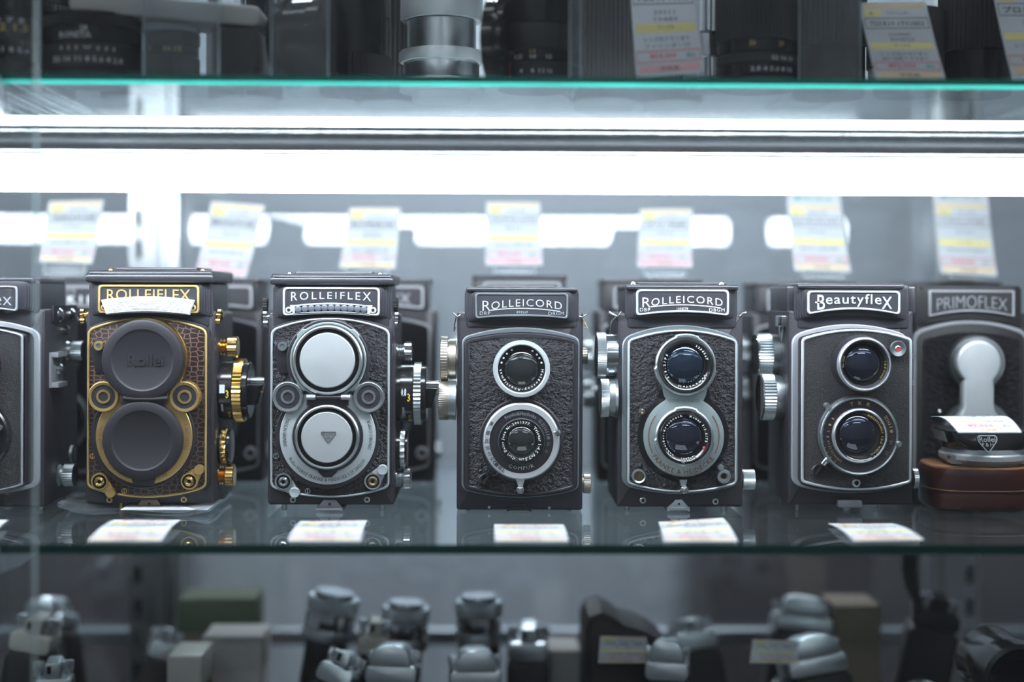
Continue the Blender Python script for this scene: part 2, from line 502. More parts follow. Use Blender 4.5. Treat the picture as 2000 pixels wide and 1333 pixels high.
# ------------------------------------------------------------------ twin-lens cameras
class Rig:
    """A camera body seen square-on: L() turns the photograph's measurements into the body's own metres."""

    def __init__(s, name, label, cx, d, group=None, base=0.0):
        s.cx, s.d = cx, d
        y0 = d - D0
        z0, z1 = P(cx, 900, y0).z, P(cx, 1000, y0).z
        s.by = 900 + (z0 - base) / (z0 - z1) * 100
        s.root = thing(name, label, 'camera', P(cx, s.by, y0), group)

    def L(s, px, py, t=0.0):
        return (((px - 1000) * (s.d + t) - (s.cx - 1000) * s.d) / F, t, ((s.by - YH) * s.d - (py - YH) * (s.d + t)) / F)

    def xz(s, pts, t=0.0):
        return [s.L(a, b, t)[::2] for a, b in pts]

    def r(s, px, t=0.0):
        return px * (s.d + t) / F

    def arch(s, xl, xr, ts, tm, bs, bm, r, t, n=14):
        """Outline with straight sides, bowed top (side height ts, middle tm), bowed bottom and rounded corners."""
        xc, hw = (xl + xr) / 2, (xr - xl) / 2
        top = lambda x: tm + (ts - tm) * ((x - xc) / hw) ** 2
        bot = lambda x: bm + (bs - bm) * ((x - xc) / hw) ** 2
        bz = lambda A, C, B: [((1 - q) ** 2 * A[0] + 2 * q * (1 - q) * C[0] + q * q * B[0], (1 - q) ** 2 * A[1] + 2 * q * (1 - q) * C[1] + q * q * B[1]) for q in [i / 5 for i in range(6)]]
        p = bz((xl, ts + r), (xl, ts), (xl + r, top(xl + r)))
        p += [(x, top(x)) for x in [xl + r + (xr - xl - 2 * r) * i / n for i in range(1, n)]]
        p += bz((xr - r, top(xr - r)), (xr, ts), (xr, ts + r))
        p += bz((xr, bs - r), (xr, bs), (xr - r, bot(xr - r)))
        p += [(x, bot(x)) for x in [xr - r - (xr - xl - 2 * r) * i / n for i in range(1, n)]]
        p += bz((xl + r, bot(xl + r)), (xl, bs), (xl, bs - r))
        return s.xz(p, t)

    def rect(s, x0, x1, y0, y1, r, t):
        a, b = s.L(x0, y1, t), s.L(x1, y0, t)
        return rrect(a[0], b[0], a[2], b[2], s.r(r), 4)

    def disc(s, mb, px, py, t, prof, mat, seg=48):
        """Lathe about the viewing axis; prof radii in px, heights in mm towards the viewer."""
        mb.lathe(s.L(px, py, t), (0, -1, 0), [(s.r(p[0], t), p[1] * 0.001) + tuple(p[2:3]) + ((s.r(p[3]),) if len(p) > 3 else ()) for p in prof], mat, seg)

    def body(s, xl, xr, yt, yb, mat='cover_leather', t0=0.006, t1=0.076, r=6):
        mb = MB(); mb.prism(s.rect(xl, xr, yt, yb, r, t0), t0, t1, mat, 0.0016, back=0.0016)
        return mb.build('body', s.root)

    def hood(s, xl, xr, yt, bs, bm, mat='hood_paint', t0=0.001, t1=0.070, ribs=4, rib=4.5, r=9, low=640):
        """Folding viewfinder hood: box, and a front plate whose ends step back in ribs."""
        mb = MB()
        mb.prism(s.rect(xl + 4, xr - 4, yt + 2, low, 5, 0.006), t0 + 0.004, t1, mat, 0.001, back=0.001)
        for k in range(ribs + 1):
            i = k * rib
            o = s.arch(xl + i, xr - i, yt + min(i, 6) * 0.6 + 1, yt + min(i, 6) * 0.6, bs - i * 0.35, bm - i * 0.25, r, t0)
            mb.prism(o, t0 + 0.0045 - k * 0.0009, t0 + 0.0065, mat, 0.0005)
        return mb.build('viewfinder_hood', s.root)

    def bar(s, mb, x0, x1, y, half, t, mat='lid_black'):
        """Rounded front rail of the folded hood."""
        a, b = s.L(x0, y, t), s.L(x1, y, t); r = s.r(half); n = 20; e = s.r(5)
        mb.loft([[(x, t - k * r * .8 * math.cos(q), a[2] + k * r * math.sin(q)) for q in [2 * PI * i / n for i in range(n)]] for x, k in ((a[0], .75), (a[0] + e * .4, .93), (a[0] + e, 1), (b[0] - e, 1), (b[0] - e * .4, .93), (b[0], .75))], mat)

    def plate(s, xl, xr, yt, bs, bm, fr, mat, t, text=None, wd=4, bg='hood_paint', r=9, sq=False):
        mb = MB()
        o = s.arch(xl, xr, yt, yt, bs, bm, r, t); i = s.arch(xl + wd, xr - wd, yt + wd, yt + wd, bs - wd, bm - wd, max(2, r - wd * 0.6), t)
        mb.prism(i, t - 0.0001, t + 0.001, bg)
        mb.ring(o, i, t - 0.0008, t + 0.001, mat, 0.0003)
        if text: text(mb)
        return mb.build('name_plate', s.root)

    def bent(s, mb, txt, x0, x1, yt, yb, mat, t, sag_t=0.0, sag_b=0.0, bold=0.0, lift=0.0006, res=3):
        """Raised lettering between x0 and x1; tops / bottoms drop by sag towards the ends."""
        xc, hw = (x0 + x1) / 2, (x1 - x0) / 2

        def fn(u, v, w_):
            x = x0 + (x1 - x0) * u; q = ((x - xc) / hw) ** 2
            a, b = yt + sag_t * q, yb + sag_b * q
            X, _, Z = s.L(x, b + (a - b) * v, t)
            return (X, t - lift * w_, Z)
        mb.text(txt, fn, mat, bold, res, (x1 - x0) / abs(yb - yt))

    def face(s, name, out, mat, t, th=0.003, bev=0.0005, label=None):
        mb = MB(); mb.prism(out, t, t + th, mat, bev); return mb.build(name, s.root, label)

    def trim(s, out, inn, mat, t, th=0.003, bev=0.0006, name='trim'):
        mb = MB(); mb.ring(out, inn, t, t + th, mat, bev); return mb.build(name, s.root)

    def feet(s, xs, y, mat='satin_chrome', rad=5, ts=(0.012, 0.068)):
        for t in ts:
            for x in xs:
                mb = MB(); X, Y, Z = s.L(x, y, 0)
                mb.lathe((X, t, 0.0), (0, 0, 1), [(s.r(rad * 0.7), 0), (s.r(rad), 0.0012), (s.r(rad), max(Z, 0.003) + 0.002)], mat, 20)
                mb.build('foot', s.root)

    def knob(s, x0, x1, py, rad, mat, t, side, teeth=0, name='knob', prof=None, td=1.3, face='satin_chrome'):
        """Side knob: x0 at the body, x1 at the outer end (photograph px at depth t)."""
        mb = MB(); a = s.L(x0, py, t); b = s.L(x1, py, t); ln = abs(b[0] - a[0])
        seg = teeth * 2 if teeth else 48
        if not prof: prof = [(0.82, 0.0), (0.82, 0.35), (1.0, 0.37, mat, 1), (1.0, 0.97, mat, 1), (0.9, 1.0, face), (0.0, 1.0, face)]
        pr = [(s.r(rad * p[0], t), p[1] * ln, p[2] if len(p) > 2 else None, (s.r(td) if len(p) > 3 and p[3] else 0)) for p in prof]
        mb.lathe(a, (1 if side > 0 else -1, 0, 0), pr, mat, seg)
        return mb.build(name, s.root)

    def screw(s, px, py, t, rad, mat='satin_chrome', hole='matte_black', name='screw'):
        mb = MB()
        s.disc(mb, px, py, t, [(rad, 0), (rad, 0.5), (rad * 0.85, 0.8), (rad * 0.5, 0.8), (rad * 0.5, 0.4, hole), (0, 0.4, hole)], mat, 24)
        return mb.build(name, s.root)

    def glass(s, parent, px, py, t, rad, sag, mat, back='matte_black'):
        """Front element: a clear dome over a dark, more strongly curved inner element and the iris."""
        mb = MB(); n = 7
        R_ = s.r(rad, t); sg = sag * 0.001
        mb.lathe(s.L(px, py, t), (0, -1, 0), [(R_ * math.sin(PI / 2 * (1 - k / n)), sg * math.cos(PI / 2 * (1 - k / n))) for k in range(n + 1)], mat, 40)
        return mb.build('lens_element', parent)

    def lug(s, px, py, t, side, mat='chrome'):
        """Strap lug: post with a round head on the body's shoulder."""
        mb = MB(); a = s.L(px, py, t); q = 1 if side > 0 else -1; r = s.r(10)
        mb.lathe((a[0] - q * s.r(10), a[1], a[2]), (q, 0, 0), [(r * 0.8, 0), (r * 0.8, r * 0.4), (r * 0.5, r * 0.5), (r * 0.5, r), (r * 1.25, r * 1.1, mat, r * 0.15), (r * 1.25, r * 1.7, mat, r * 0.15), (r * 0.6, r * 2.1), (0, r * 2.1)], mat, 24)
        mb.lathe((a[0] - q * s.r(2), a[1] - 0.002, a[2] - r * 1.2), (q, 0, 0), [(r * 0.7, 0), (r * 0.7, r * 0.8), (0, r)], mat, 20)
        return mb.build('strap_lug', s.root)

    def wire(s, pts, t, mat='chrome', rad=1.4, name='strap_hook'):
        mb = MB(); mb.tube([s.L(a, b, t + c) for a, b, c in pts], s.r(rad), mat, 8); return mb.build(name, s.root)

    def tripod(s, top, base, mat, yt, ym, yb, hole=True):
        """Tripod shoe: front tab folded over the lower edge."""
        mb = MB(); t = 0.0045
        (a0, a1), (b0, b1) = top, base
        o = s.xz([(a0 + 3, yt), (a1 - 3, yt), (a1, yt + 4), (b1, ym), (b0, ym), (a0, yt + 4)], t)
        mb.prism(o, t, t + 0.003, mat, 0.0004)
        x0, x1 = s.L(b0, ym, t)[0], s.L(b1, ym, t)[0]; z1 = s.L(b0, ym - 2, t)[2]; z0 = max(0.0006, s.L(b0, yb, t)[2])
        mb.prism([(x0, z0), (x0 + s.r(4), z0), (x0 + s.r(5), z1 - s.r(6)), (x1 - s.r(5), z1 - s.r(6)), (x1 - s.r(4), z0), (x1, z0), (x1, z1), (x0, z1)], t - 0.002, t + 0.035, mat, 0.0004)
        if hole:
            c = ((a0 + a1) / 2, yt + 8)
            s.disc(mb, c[0], c[1], t, [(4, 0), (4, 0.4), (2.6, 0.6), (0, 0.2, 'matte_black')], mat, 20)
        return mb.build('tripod_shoe', s.root)


def fmark(R, mb, kind, px, py, t, mat):
    """Small engraved symbols: flash bolt, bulb, arrowed circle."""
    if kind == 'bolt':
        mb.prism(R.xz([(px + 1, py - 8), (px - 4, py + 1), (px, py), (px - 2, py + 8), (px + 4, py - 2), (px, py - 1)], t), t - 0.0003, t + 0.0005, mat)
    else:
        o = circ(*R.L(px, py, t)[::2], R.r(5.5), 24); i = circ(*R.L(px, py, t)[::2], R.r(4), 24)
        mb.ring(o, i, t - 0.0003, t + 0.0005, mat)
        mb.prism(R.xz([(px - 0.9, py - 6), (px + 0.9, py - 6), (px + 0.9, py + 6), (px - 0.9, py + 6)], t), t - 0.0004, t + 0.0005, mat)


def reflex_front(R, dx, dy, A, B, ink, ringm, ringtxt, trimm, capmat, leather, rubber_caps):
    """Face of the two similar cameras with dials between the lenses; dx, dy shift the chrome one's measurements."""
    X = lambda x: x + dx
    Y = lambda y: y + dy
    # panel and trim
    o = R.arch(X(527.5), X(763), 644, 621, 955, 974, 13, 0)
    R.face('face_panel', R.arch(X(525.5), X(765), 642, 619, 957, 976, 14, 0), 'black_paint', 0.0018, 0.005)
    R.face('leather_covering', R.arch(X(531), X(755), 648, 626, 950, 970, 10, 0), leather, 0.0012, 0.003)
    R.trim(R.arch(X(527.5), X(759.5), 645, 622, 954, 973.5, 12, 0), R.arch(X(531.5), X(755.5), 649, 626, 950, 969.5, 10, 0), trimm, 0.0004)
    # lens board: wedge-shaped top and two joined circles
    vx, vy, tx, ty = X(641), Y(704), X(640.5), Y(853)
    mb = MB()
    mb.prism(R.xz([(X(609), 627), (X(673), 627), (X(705), 668), (X(718), 700), (X(719), 740), (X(724), 800), (X(560), 800), (X(563), 740), (X(565), 700), (X(577), 668)], 0), -0.0018, 0.003, 'black_paint', 0.0006)
    R.disc(mb, tx, ty, 0.003, [(101, 0), (101, 4.2), (99, 4.6), (0, 4.6)], 'black_paint', 72)
    R.disc(mb, vx, vy, 0.003, [(80, 0), (80, 4.9), (78, 5.3), (0, 5.3)], 'black_paint', 72)
    board = mb.build('lens_board', R.root)
    # ring plate round the taking lens, with engraving
    mb = MB()
    o_, i_ = circ(*R.L(tx, ty)[::2], R.r(93.5), 96), circ(*R.L(tx, ty)[::2], R.r(68), 96)
    mb.ring(o_, i_, -0.0024, 0.001, ringm, 0.0003)
    for tx_, a0, a1, fl in ringtxt:
        mb.ringtext(tx_, R.L(tx, ty), -0.0024, R.r(84), R.r(7), a0, a1, ink, flip=fl, lift=0.00008)
    if not rubber_caps: mb.prism(R.xz([(tx - 22, 908), (tx - 18, 922), (tx - 8, 932), (tx + 8, 932), (tx + 18, 922), (tx + 22, 908)]), -0.0029, 0.0, 'black_paint', 0.0003)
    mb.build('shutter_ring', R.root)
    # dials
    for name, px in (('shutter_dial', X(563.5)), ('aperture_dial', X(720))):
        mb = MB()
        R.disc(mb, px, Y(775.5), 0, [(31, 0), (31, 3.0, A, 1.3), (30, 4.6, A, 1.3), (28, 4.8, A), (23, 4.6, A), (22.5, 4.2, 'black_paint'), (14, 4.2, 'cover_leather'), (13.5, 4.7, A), (9.5, 4.7, A), (9, 4.2, A), (6, 4.2, 'cover_leather'), (0, 4.2, 'cover_leather')], A, 96)
        mb.build(name, R.root)
    # caps
    if rubber_caps:
        mb = MB(); R.disc(mb, vx + 2.5, vy - 1, 0, [(81.5, 0), (81.5, 3.0), (80, 3.8), (70, 3.8)], 'gold', 72); mb.build('bayonet_ring', R.root)
        mb = MB()
        for (cx_, cy_, rr) in ((X(641) - 0, Y(704), 79), (X(640.5), Y(861) - 2, 77)):
            R.disc(mb, cx_, cy_, 0, [(rr, 1.0), (rr, 6.5), (rr - 1.5, 7.6), (rr - 5, 8.2), (rr * 0.76, 8.2), (rr * 0.735, 7.8), (rr * 0.70, 7.3), (0, 7.1)], capmat, 72)
        mb.prism(R.xz([(X(598), Y(768)), (X(684), Y(768)), (X(684), Y(790)), (X(598), Y(790))], 0), -0.0068, -0.002, capmat, 0.0008)
        mb.tube([R.L(X(598), Y(779), -0.0072), R.L(X(620), Y(781), -0.0072), R.L(X(660), Y(781), -0.0072), R.L(X(684), Y(779), -0.0072)], R.r(4), capmat, 10)
        mb.prism(R.xz([(X(618), 931), (X(665), 931), (X(660), 947), (X(623), 947)], 0), -0.006, -0.002, capmat, 0.0008)
        R.bent(mb, 'Rollei', X(607), X(676), Y(693), Y(717), capmat, -0.0070, 0, 0, 0.012, 0.0006, 4)
        mb.build('lens_cap', R.root)
    else:
        for nm, cx_, cy_, q in (('viewing_lens_cap', vx, vy, 1.08), ('taking_lens_cap', tx, ty, 1.0)):
            mb = MB()
            R.disc(mb, cx_, cy_, 0, [(68 * q, 1.5), (68 * q, 3.2, 'black_paint'), (63 * q, 3.6, 'black_paint'), (62.5 * q, 6.6, A), (60 * q, 7.4, 'satin_chrome'), (57 * q, 7.2, A), (55.5 * q, 5.2, 'gloss_black'), (50.5 * q, 5.0, 'gloss_black'), (49.5 * q, 7.4, 'satin_chrome'), (48 * q, 8.0, capmat), (20, 8.4, capmat), (0, 8.5, capmat)], A, 96)
            if nm[0] == 't':
                t_ = -0.0084; tri = [(tx - 14, ty - 9), (tx + 14, ty - 9), (tx + 14.5, ty - 4), (tx + 1.5, ty + 12), (tx - 1.5, ty + 12), (tx - 14.5, ty - 4)]
                mb.ring(R.xz(tri, t_), R.xz([(a * 0.86 + tx * 0.14, b * 0.86 + ty * 0.14) for a, b in tri], t_), t_ - 0.0004, t_ + 0.0005, 'chrome')
                R.bent(mb, 'Rollei', tx - 10, tx + 10, ty - 7, ty - 1, 'chrome', t_, lift=0.0004, res=1)
                R.bent(mb, 'F&H', tx - 5.5, tx + 5.5, ty, ty + 6, 'chrome', t_, lift=0.0004, res=1)
            mb.build(nm, R.root)
        mb = MB()    # bayonet wings round the viewing lens
        ot = [(vx + (78 if (k % 30) in (13, 14, 15, 16, 17) else 74) * math.sin(math.radians(k * 3)), vy - (78 if (k % 30) in (13, 14, 15, 16, 17) else 74) * math.cos(math.radians(k * 3))) for k in range(120)]
        it = [(vx + 69 * math.sin(math.radians(k * 3)), vy - 69 * math.cos(math.radians(k * 3))) for k in range(120)]
        mb.ring(R.xz(ot), R.xz(it), -0.0035, 0.0, 'plate_grey', 0.0004)
        mb.build('bayonet_ring', R.root)
        mb = MB(); h = -0.006
        mb.tube([R.L(X(598), Y(777), h), R.L(X(683), Y(777), h)], R.r(3.2), 'black_paint', 12)
        mb.tube([R.L(X(598), Y(777), h), R.L(X(615), Y(777), h)], R.r(5.2), 'dull_silver', 12)
        mb.tube([R.L(X(665), Y(777), h), R.L(X(683), Y(777), h)], R.r(5.2), 'dull_silver', 12)
        mb.prism(R.xz([(X(600), Y(769)), (X(681), Y(769)), (X(681), Y(792)), (X(600), Y(792))], 0), -0.0052, -0.001, 'black_paint', 0.0005)
        mb.build('cap_hinge', R.root)
    # flash sync switch
    mb = MB()
    mb.prism(R.xz([(X(534), Y(665)), (X(568), Y(665)), (X(572), Y(672)), (X(568), Y(730)), (X(545), Y(730)), (X(534), Y(690))], 0), 0.0004, 0.002, 'black_paint', 0.0003)
    fmark(R, mb, 'bolt', X(538), Y(672), 0.0003, A); fmark(R, mb, 'bulb', X(563), Y(673), 0.0003, A)
    p = mb.build('sync_switch', R.root)
    mb = MB(); R.disc(mb, X(551.5), Y(677.5), 0, [(9.5, 0), (9.5, 1.6), (8.6, 2.2), (5, 2.2), (4.5, 1.6, 'grey_trim'), (0, 1.6, 'grey_trim')], A, 28); mb.build('switch_knob', p)
    # two sockets with levers
    for nm, (sx, sy), (lx, ly), core in (('flash_socket', (554.5, 941), (576.5, 962), 'chrome'), ('self_timer', (728, 940), (747, 917.5), 'bronze')):
        sx, lx, sy, ly = X(sx), X(lx), Y(sy), Y(ly)
        mb = MB()
        c2 = B if rubber_caps else core
        R.disc(mb, sx, sy, 0, [(17, 0), (17, 1.6), (16, 2.2, A), (13.5, 2.2, A), (13, 1.4, 'gloss_black'), (10, 1.4, 'gloss_black'), (9.5, 2.6, c2), (7, 3.0, c2), (4, 2.4, c2), (3, 1.0, 'matte_black'), (0, 1.0, 'matte_black')], A, 40)
        dxv, dyv = lx - sx, ly - sy; ln = math.hypot(dxv, dyv); nx, ny = -dyv / ln, dxv / ln
        mb.prism(R.xz([(sx + nx * 14 + dxv * .3, sy + ny * 14 + dyv * .3), (lx + nx * 8, ly + ny * 8), (lx - nx * 8, ly - ny * 8), (sx - nx * 14 + dxv * .3, sy - ny * 14 + dyv * .3), (sx + dxv * .55, sy + dyv * .55)], 0), -0.0012, 0.001, ringm, 0.0003)
        R.disc(mb, lx, ly, 0, [(10, 0), (10, 2.8), (9, 3.4), (0, 3.0)], ringm, 28)
        mb.build(nm, R.root)
    for a_, b_ in ((539, 892), (601, 960)):
        mb = MB(); fmark(R, mb, 'c', X(a_), Y(b_), 0.001, A); mb.build('engraved_mark', R.root)
    R.screw(X(573), 977, 0.006, 6.2, A); R.screw(X(717), 976.5, 0.006, 6.2, A)


def big_focus(R, x0, x1, x2, x3, x4, cy, rad, ringm, t, num1, num2):
    """Large focusing knob on the right-hand side with distance scale, knurled ring and folding crank."""
    mb = MB(); a = R.L(x0, cy, t); X_ = lambda x: abs(R.L(x, cy, t)[0] - a[0])
    r = R.r(rad, t); ringm2 = 'satin_chrome' if ringm == 'chrome' else 'gold'
    mb.lathe(a, (1, 0, 0), [(r * .95, 0), (r * .95, X_(x0 + 3)), (r * .88, X_(x0 + 4)), (r * .88, X_(x0 + 13)), (r * .93, X_(x0 + 14)), (r * .93, X_(x1) - .0003)], 'gloss_black', 64)
    q = r * .935

    def sc(s_, ang, xa, xb, mat):
        def fn(u, v, w_):
            an = math.radians(ang + 16 * (v - .5)); rr = q + 0.0002 * w_
            return (a[0] + X_(xa) + (X_(xb) - X_(xa)) * u, a[1] - rr * math.cos(an), a[2] + rr * math.sin(an))
        mb.text(s_, fn, mat, 0.02, 1)
    sc(num1, 6, x1 - 22, x1 - 12, 'white_ink'); sc(num2, -4, x1 - 10, x1 - 4, 'yellow_ink'); sc('1', -32, x1 - 20, x1 - 16, 'white_ink'); sc('5', -52, x1 - 9, x1 - 4, 'yellow_ink')
    k = mb.build('focusing_knob', R.root)
    mb = MB()
    mb.lathe((a[0] + X_(x1), a[1], a[2]), (1, 0, 0), [(r * .9, 0), (r, 0.0004, ringm2, R.r(2.4)), (r, X_(x2) - X_(x1) - .0004, ringm2, R.r(2.4)), (r * .9, X_(x2) - X_(x1), ringm)], ringm, 96)
    mb.build('knurled_ring', k)
    mb = MB()
    mb.lathe((a[0] + X_(x2), a[1], a[2]), (1, 0, 0), [(r * .88, 0), (r * .88, X_(x3) - X_(x2) - .0006), (r * .84, X_(x3) - X_(x2)), (0, X_(x3) - X_(x2))], 'gloss_black', 64)
    mb.build('knob_cap', k)
    mb = MB(); xa = a[0] + X_(x3); xb = a[0] + X_(x4); h = R.r(27, t)
    mb.prism([(xa, a[2] - h), (xb - .004, a[2] - h), (xb - .001, a[2] + h * .3), (xb, a[2] + h * .45), (xa, a[2] + h * .45)], a[1] - 0.009, a[1] + 0.009, 'gloss_black', 0.0008)
    mb.tube([(xa, a[1], a[2] + h * .68), (xb, a[1], a[2] + h * .68)], R.r(7), 'chrome' if ringm == 'chrome' else 'satin_chrome', 16)
    mb.lathe((xb - .002, a[1] - .003, a[2] - R.r(2)), (1, 0, 0), [(R.r(2.6), 0), (R.r(2.6), .0022), (0, .0026)], ringm, 14)
    mb.build('crank', k)


# --- gold trimmed camera -------------------------------------------------------------
def cam_gold():
    R = Rig('twin_lens_camera', 'black and gold twin-lens camera with rubber lens caps and brown reptile panels', 293, D0)
    dx = -358
    R.body(168, 418, 612, 985, t1=0.068)
    R.hood(170, 411, 552, 622, 614.5, r=9)
    mb = MB()      # cover of the folded hood
    mb.prism(R.rect(169, 413.5, 530, 554, 5, 0.0), -0.0005, 0.070, 'hood_paint', 0.0022, 4, back=0.002)
    R.bar(mb, 168.5, 414, 545, 9.5, .0012)
    mb.prism(R.rect(224, 384, 524, 534, 3, 0.012), 0.012, 0.060, 'hood_paint', 0.0012, back=0.001)
    top = mb.build('hood_lid', R.root)
    for x in (216, 394.5): 
        mb = MB(); X, Y, Z = R.L(x, 529.5, 0.008); mb.lathe((X, Y, Z - .0012), (0, 0, 1), [(R.r(6), 0), (R.r(6), .0012), (R.r(4.5), .002), (0, .0021)], 'gold', 20); mb.build('screw', top)

    def words_(mb): R.bent(mb, 'ROLLEIFLEX', 208.5, 370, 567, 586.5, 'gold_paint', 0.0005, 0, 4, 0.004, 0.0007)
    R.plate(191, 387, 558.5, 614.5, 610, None, 'gold_paint', 0.0002, words_, wd=4.2, r=9)
    mb = MB()      # white diffuser over the meter cells
    R_ = R
    n = 16; o = []
    for i in range(n + 1):
        q = i / n * 2 - 1; o.append((289 + q * 90, 581 + 7 * q * q))
    for i in range(n + 1):
        q = 1 - i / n * 2; o.append((289 + q * 80, 613 + 4 * q * q))
    mb.prism(R.xz(o, 0), -0.0042, 0.0004, 'white_plastic', 0.0012, 3)
    for k in range(8):
        mb.prism(R.xz([(289 + (i / 8 * 2 - 1) * 76, 585.5 + k * 3.2 + 5 * (i / 8 * 2 - 1) ** 2) for i in range(9)] + [(289 + (1 - i / 8 * 2) * 76, 586.9 + k * 3.2 + 5 * (1 - i / 8 * 2) ** 2) for i in range(9)], 0), -0.0045, -0.003, 'white_plastic')
    mb.build('meter_diffuser', R.root, 'white ribbed plastic diffuser')
    R.screw(203, 603, -0.0002, 6.5, 'gold_paint'); R.screw(374.5, 603, -0.0002, 6.5, 'gold_paint')
    reflex_front(R, dx, 0, 'satin_gold', 'gold', 'brown_ink', 'satin_gold',
                 (('MADE IN GERMANY', 284, 252, True), ('SYNCHRO-COMPUR', 108, 72, True), ('Rollei-WERKE FRANKE & HEIDECKE', 232, 148, True)), 'gold_paint', 'rubber', 'reptile_leather', True)
    R.lug(166, 617, 0.012, -1, 'gold'); R.lug(424, 617, 0.012, 1, 'gold')
    big_focus(R, 424, 461, 480, 490, 515, 763, 62, 'gold', 0.030, '1', '3')
    R.knob(424, 464, 679, 21, 'gold', 0.022, 1, 20, 'crank_knob', [(.75, 0), (.75, .18), (.55, .2), (.75, .32), (.55, .34), (.75, .46), (.6, .5), (1, .55, 'gold', 1), (1, .97, 'gold', 1), (.9, 1, 'gold'), (0, 1, 'gold')])
    R.knob(424, 458, 929, 22, 'gold', 0.022, 1, 20, 'winding_knob', [(.85, 0), (.85, .18), (.6, .2), (.85, .32), (.6, .34), (.85, .48), (.7, .52), (1, .56, 'gold', 1), (1, .97, 'gold', 1), (.9, 1, 'gold'), (0, 1, 'gold')])
    mb = MB(); a = R.L(424, 872, 0.024)
    mb.lathe(a, (1, 0, 0), [(R.r(36), 0), (R.r(36), .0035), (R.r(38), .004, 'gold', R.r(3)), (R.r(38), .007, 'gold', R.r(3)), (R.r(34), .0075, 'gloss_black'), (R.r(34), .009, 'gloss_black'), (0, .0095, 'gloss_black')], 'gloss_black', 48)
    mb.build('counter_wheel', R.root)
    R.tripod((274, 310), (266, 317), 'bronze', 976, 993, 1001)
    R.feet((228, 371), 986, 'gold')
    return R


# --- chrome trimmed camera -----------------------------------------------------------
def cam_chrome():
    R = Rig('twin_lens_camera', 'black twin-lens camera with silver metal lens caps and white shutter ring', 647, D0)
    R.body(523.5, 770, 616, 987)
    R.hood(530, 763, 556, 626, 618, r=10)
    mb = MB()
    mb.prism(R.rect(528, 765, 536, 558, 5, 0.0), -0.0005, 0.070, 'hood_paint', 0.0024, 4, back=0.002)
    R.bar(mb, 527.5, 765.5, 549.5, 8.5, .0012)
    mb.prism(R.rect(575, 727, 531.5, 540, 3, 0.012), 0.012, 0.060, 'hood_paint', 0.0012, back=0.001)
    top = mb.build('hood_lid', R.root)
    for x in (565, 741):
        mb = MB(); X, Y, Z = R.L(x, 535.5, 0.008); mb.lathe((X, Y, Z - .0012), (0, 0, 1), [(R.r(5.5), 0), (R.r(5.5), .0012), (R.r(4), .002), (0, .0021)], 'chrome', 20); mb.build('screw', top)

    def words_(mb): R.bent(mb, 'ROLLEIFLEX', 567.5, 723, 571.5, 585, 'silver_paint', 0.0005, 0, 4.5, 0.002, 0.0007)
    R.plate(551.5, 740, 562.5, 618.5, 614, None, 'silver_paint', 0.0002, words_, wd=4, r=9)
    mb = MB()      # meter cells: a bowed frame with round glass bumps
    o = [(578 + (712 - 578) * i / 12, 592.5 + 4.5 * (i / 6 - 1) ** 2) for i in range(13)]
    o2 = [(572 + (720 - 572) * (1 - i / 12), 614 + 3.5 * (1 - i / 6) ** 2) for i in range(13)]
    i1 = [(575 + (716 - 575) * i / 12, 596 + 4 * (i / 6 - 1) ** 2) for i in range(13)]
    i2 = [(575 + (716 - 575) * (1 - i / 12), 609.5 + 3.5 * (1 - i / 6) ** 2) for i in range(13)]
    o = [(565, 597)] + o[0:13] + [(726, 597)] + o2
    i1 = [(575, 600)] + i1 + [(716, 600)] + i2
    mb.ring(R.xz(o), R.xz(i1), -0.0006, 0.001, 'silver_paint', 0.0002)
    mb.prism(R.xz(i1), 0.0001, 0.001, 'gloss_black')
    for k in range(11):
        q = k / 5 - 1
        R.disc(mb, 645.5 + q * 64, 602.5 + 3.4 * q * q, 0.0005, [(7.2, 0), (7.2, .6), (6.2, 1.3), (5, 1.5), (2.5, 1.7), (0, 1.7)], 'cell_glass', 20)
    mb.build('light_meter_cells', R.root)
    R.screw(563, 607, -0.0002, 6.5, 'silver_paint'); R.screw(727, 607, -0.0002, 6.5, 'silver_paint')
    reflex_front(R, 0, 0, 'satin_chrome', 'chrome', 'black_ink', 'white_plate',
                 (('MADE IN GERMANY', 294, 256, True), ('SYNCHRO-COMPUR', 107, 68, True), ('Rollei-WERKE FRANKE & HEIDECKE 3.5F 2842009', 240, 122, True)), 'silver_paint', 'cap_metal', 'black_leather', False)
    R.lug(522, 621, 0.012, -1); R.lug(770, 622, 0.012, 1)
    for x, q in ((523, -1), (768, 1)):
        R.knob(x, x + q * 9, 596, 14, 'matte_black', 0.02, q, 18, 'hood_wheel', [(1, 0, None, 1), (1, .9, None, 1), (.8, 1), (0, 1)])
    big_focus(R, 771, 809, 825, 834, 857, 769, 61, 'chrome', 0.030, '0.8', '3')
    R.knob(771, 804, 687, 19, 'chrome', 0.022, 1, 20, 'crank_knob', [(.8, 0), (.8, .16), (.6, .18), (.8, .3), (.6, .32), (.8, .44), (.65, .48), (1, .6, 'chrome', 1), (1, .97, 'chrome', 1), (.9, 1), (0, 1)])
    R.knob(771, 803, 934, 22, 'chrome', 0.022, 1, 24, 'winding_knob', [(.85, 0), (.85, .18), (.65, .2), (.85, .32), (.65, .34), (.85, .48), (.7, .52), (1, .6, 'chrome', 1), (1, .97, 'chrome', 1), (.9, 1), (0, 1)])
    mb = MB(); a = R.L(772, 878, 0.024)
    mb.lathe(a, (1, 0, 0), [(R.r(37), 0), (R.r(37), .0036), (R.r(39), .0038, 'silver_paint', R.r(4)), (R.r(39), .0064, 'silver_paint', R.r(4)), (R.r(35), .0068, 'gloss_black'), (R.r(35), .008, 'gloss_black'), (0, .0085, 'gloss_black')], 'gloss_black', 40)
    mb.build('counter_wheel', R.root)
    R.tripod((629, 659), (618, 670), 'dull_silver', 977, 994, 1001)
    R.feet((550, 743), 988)
    return R


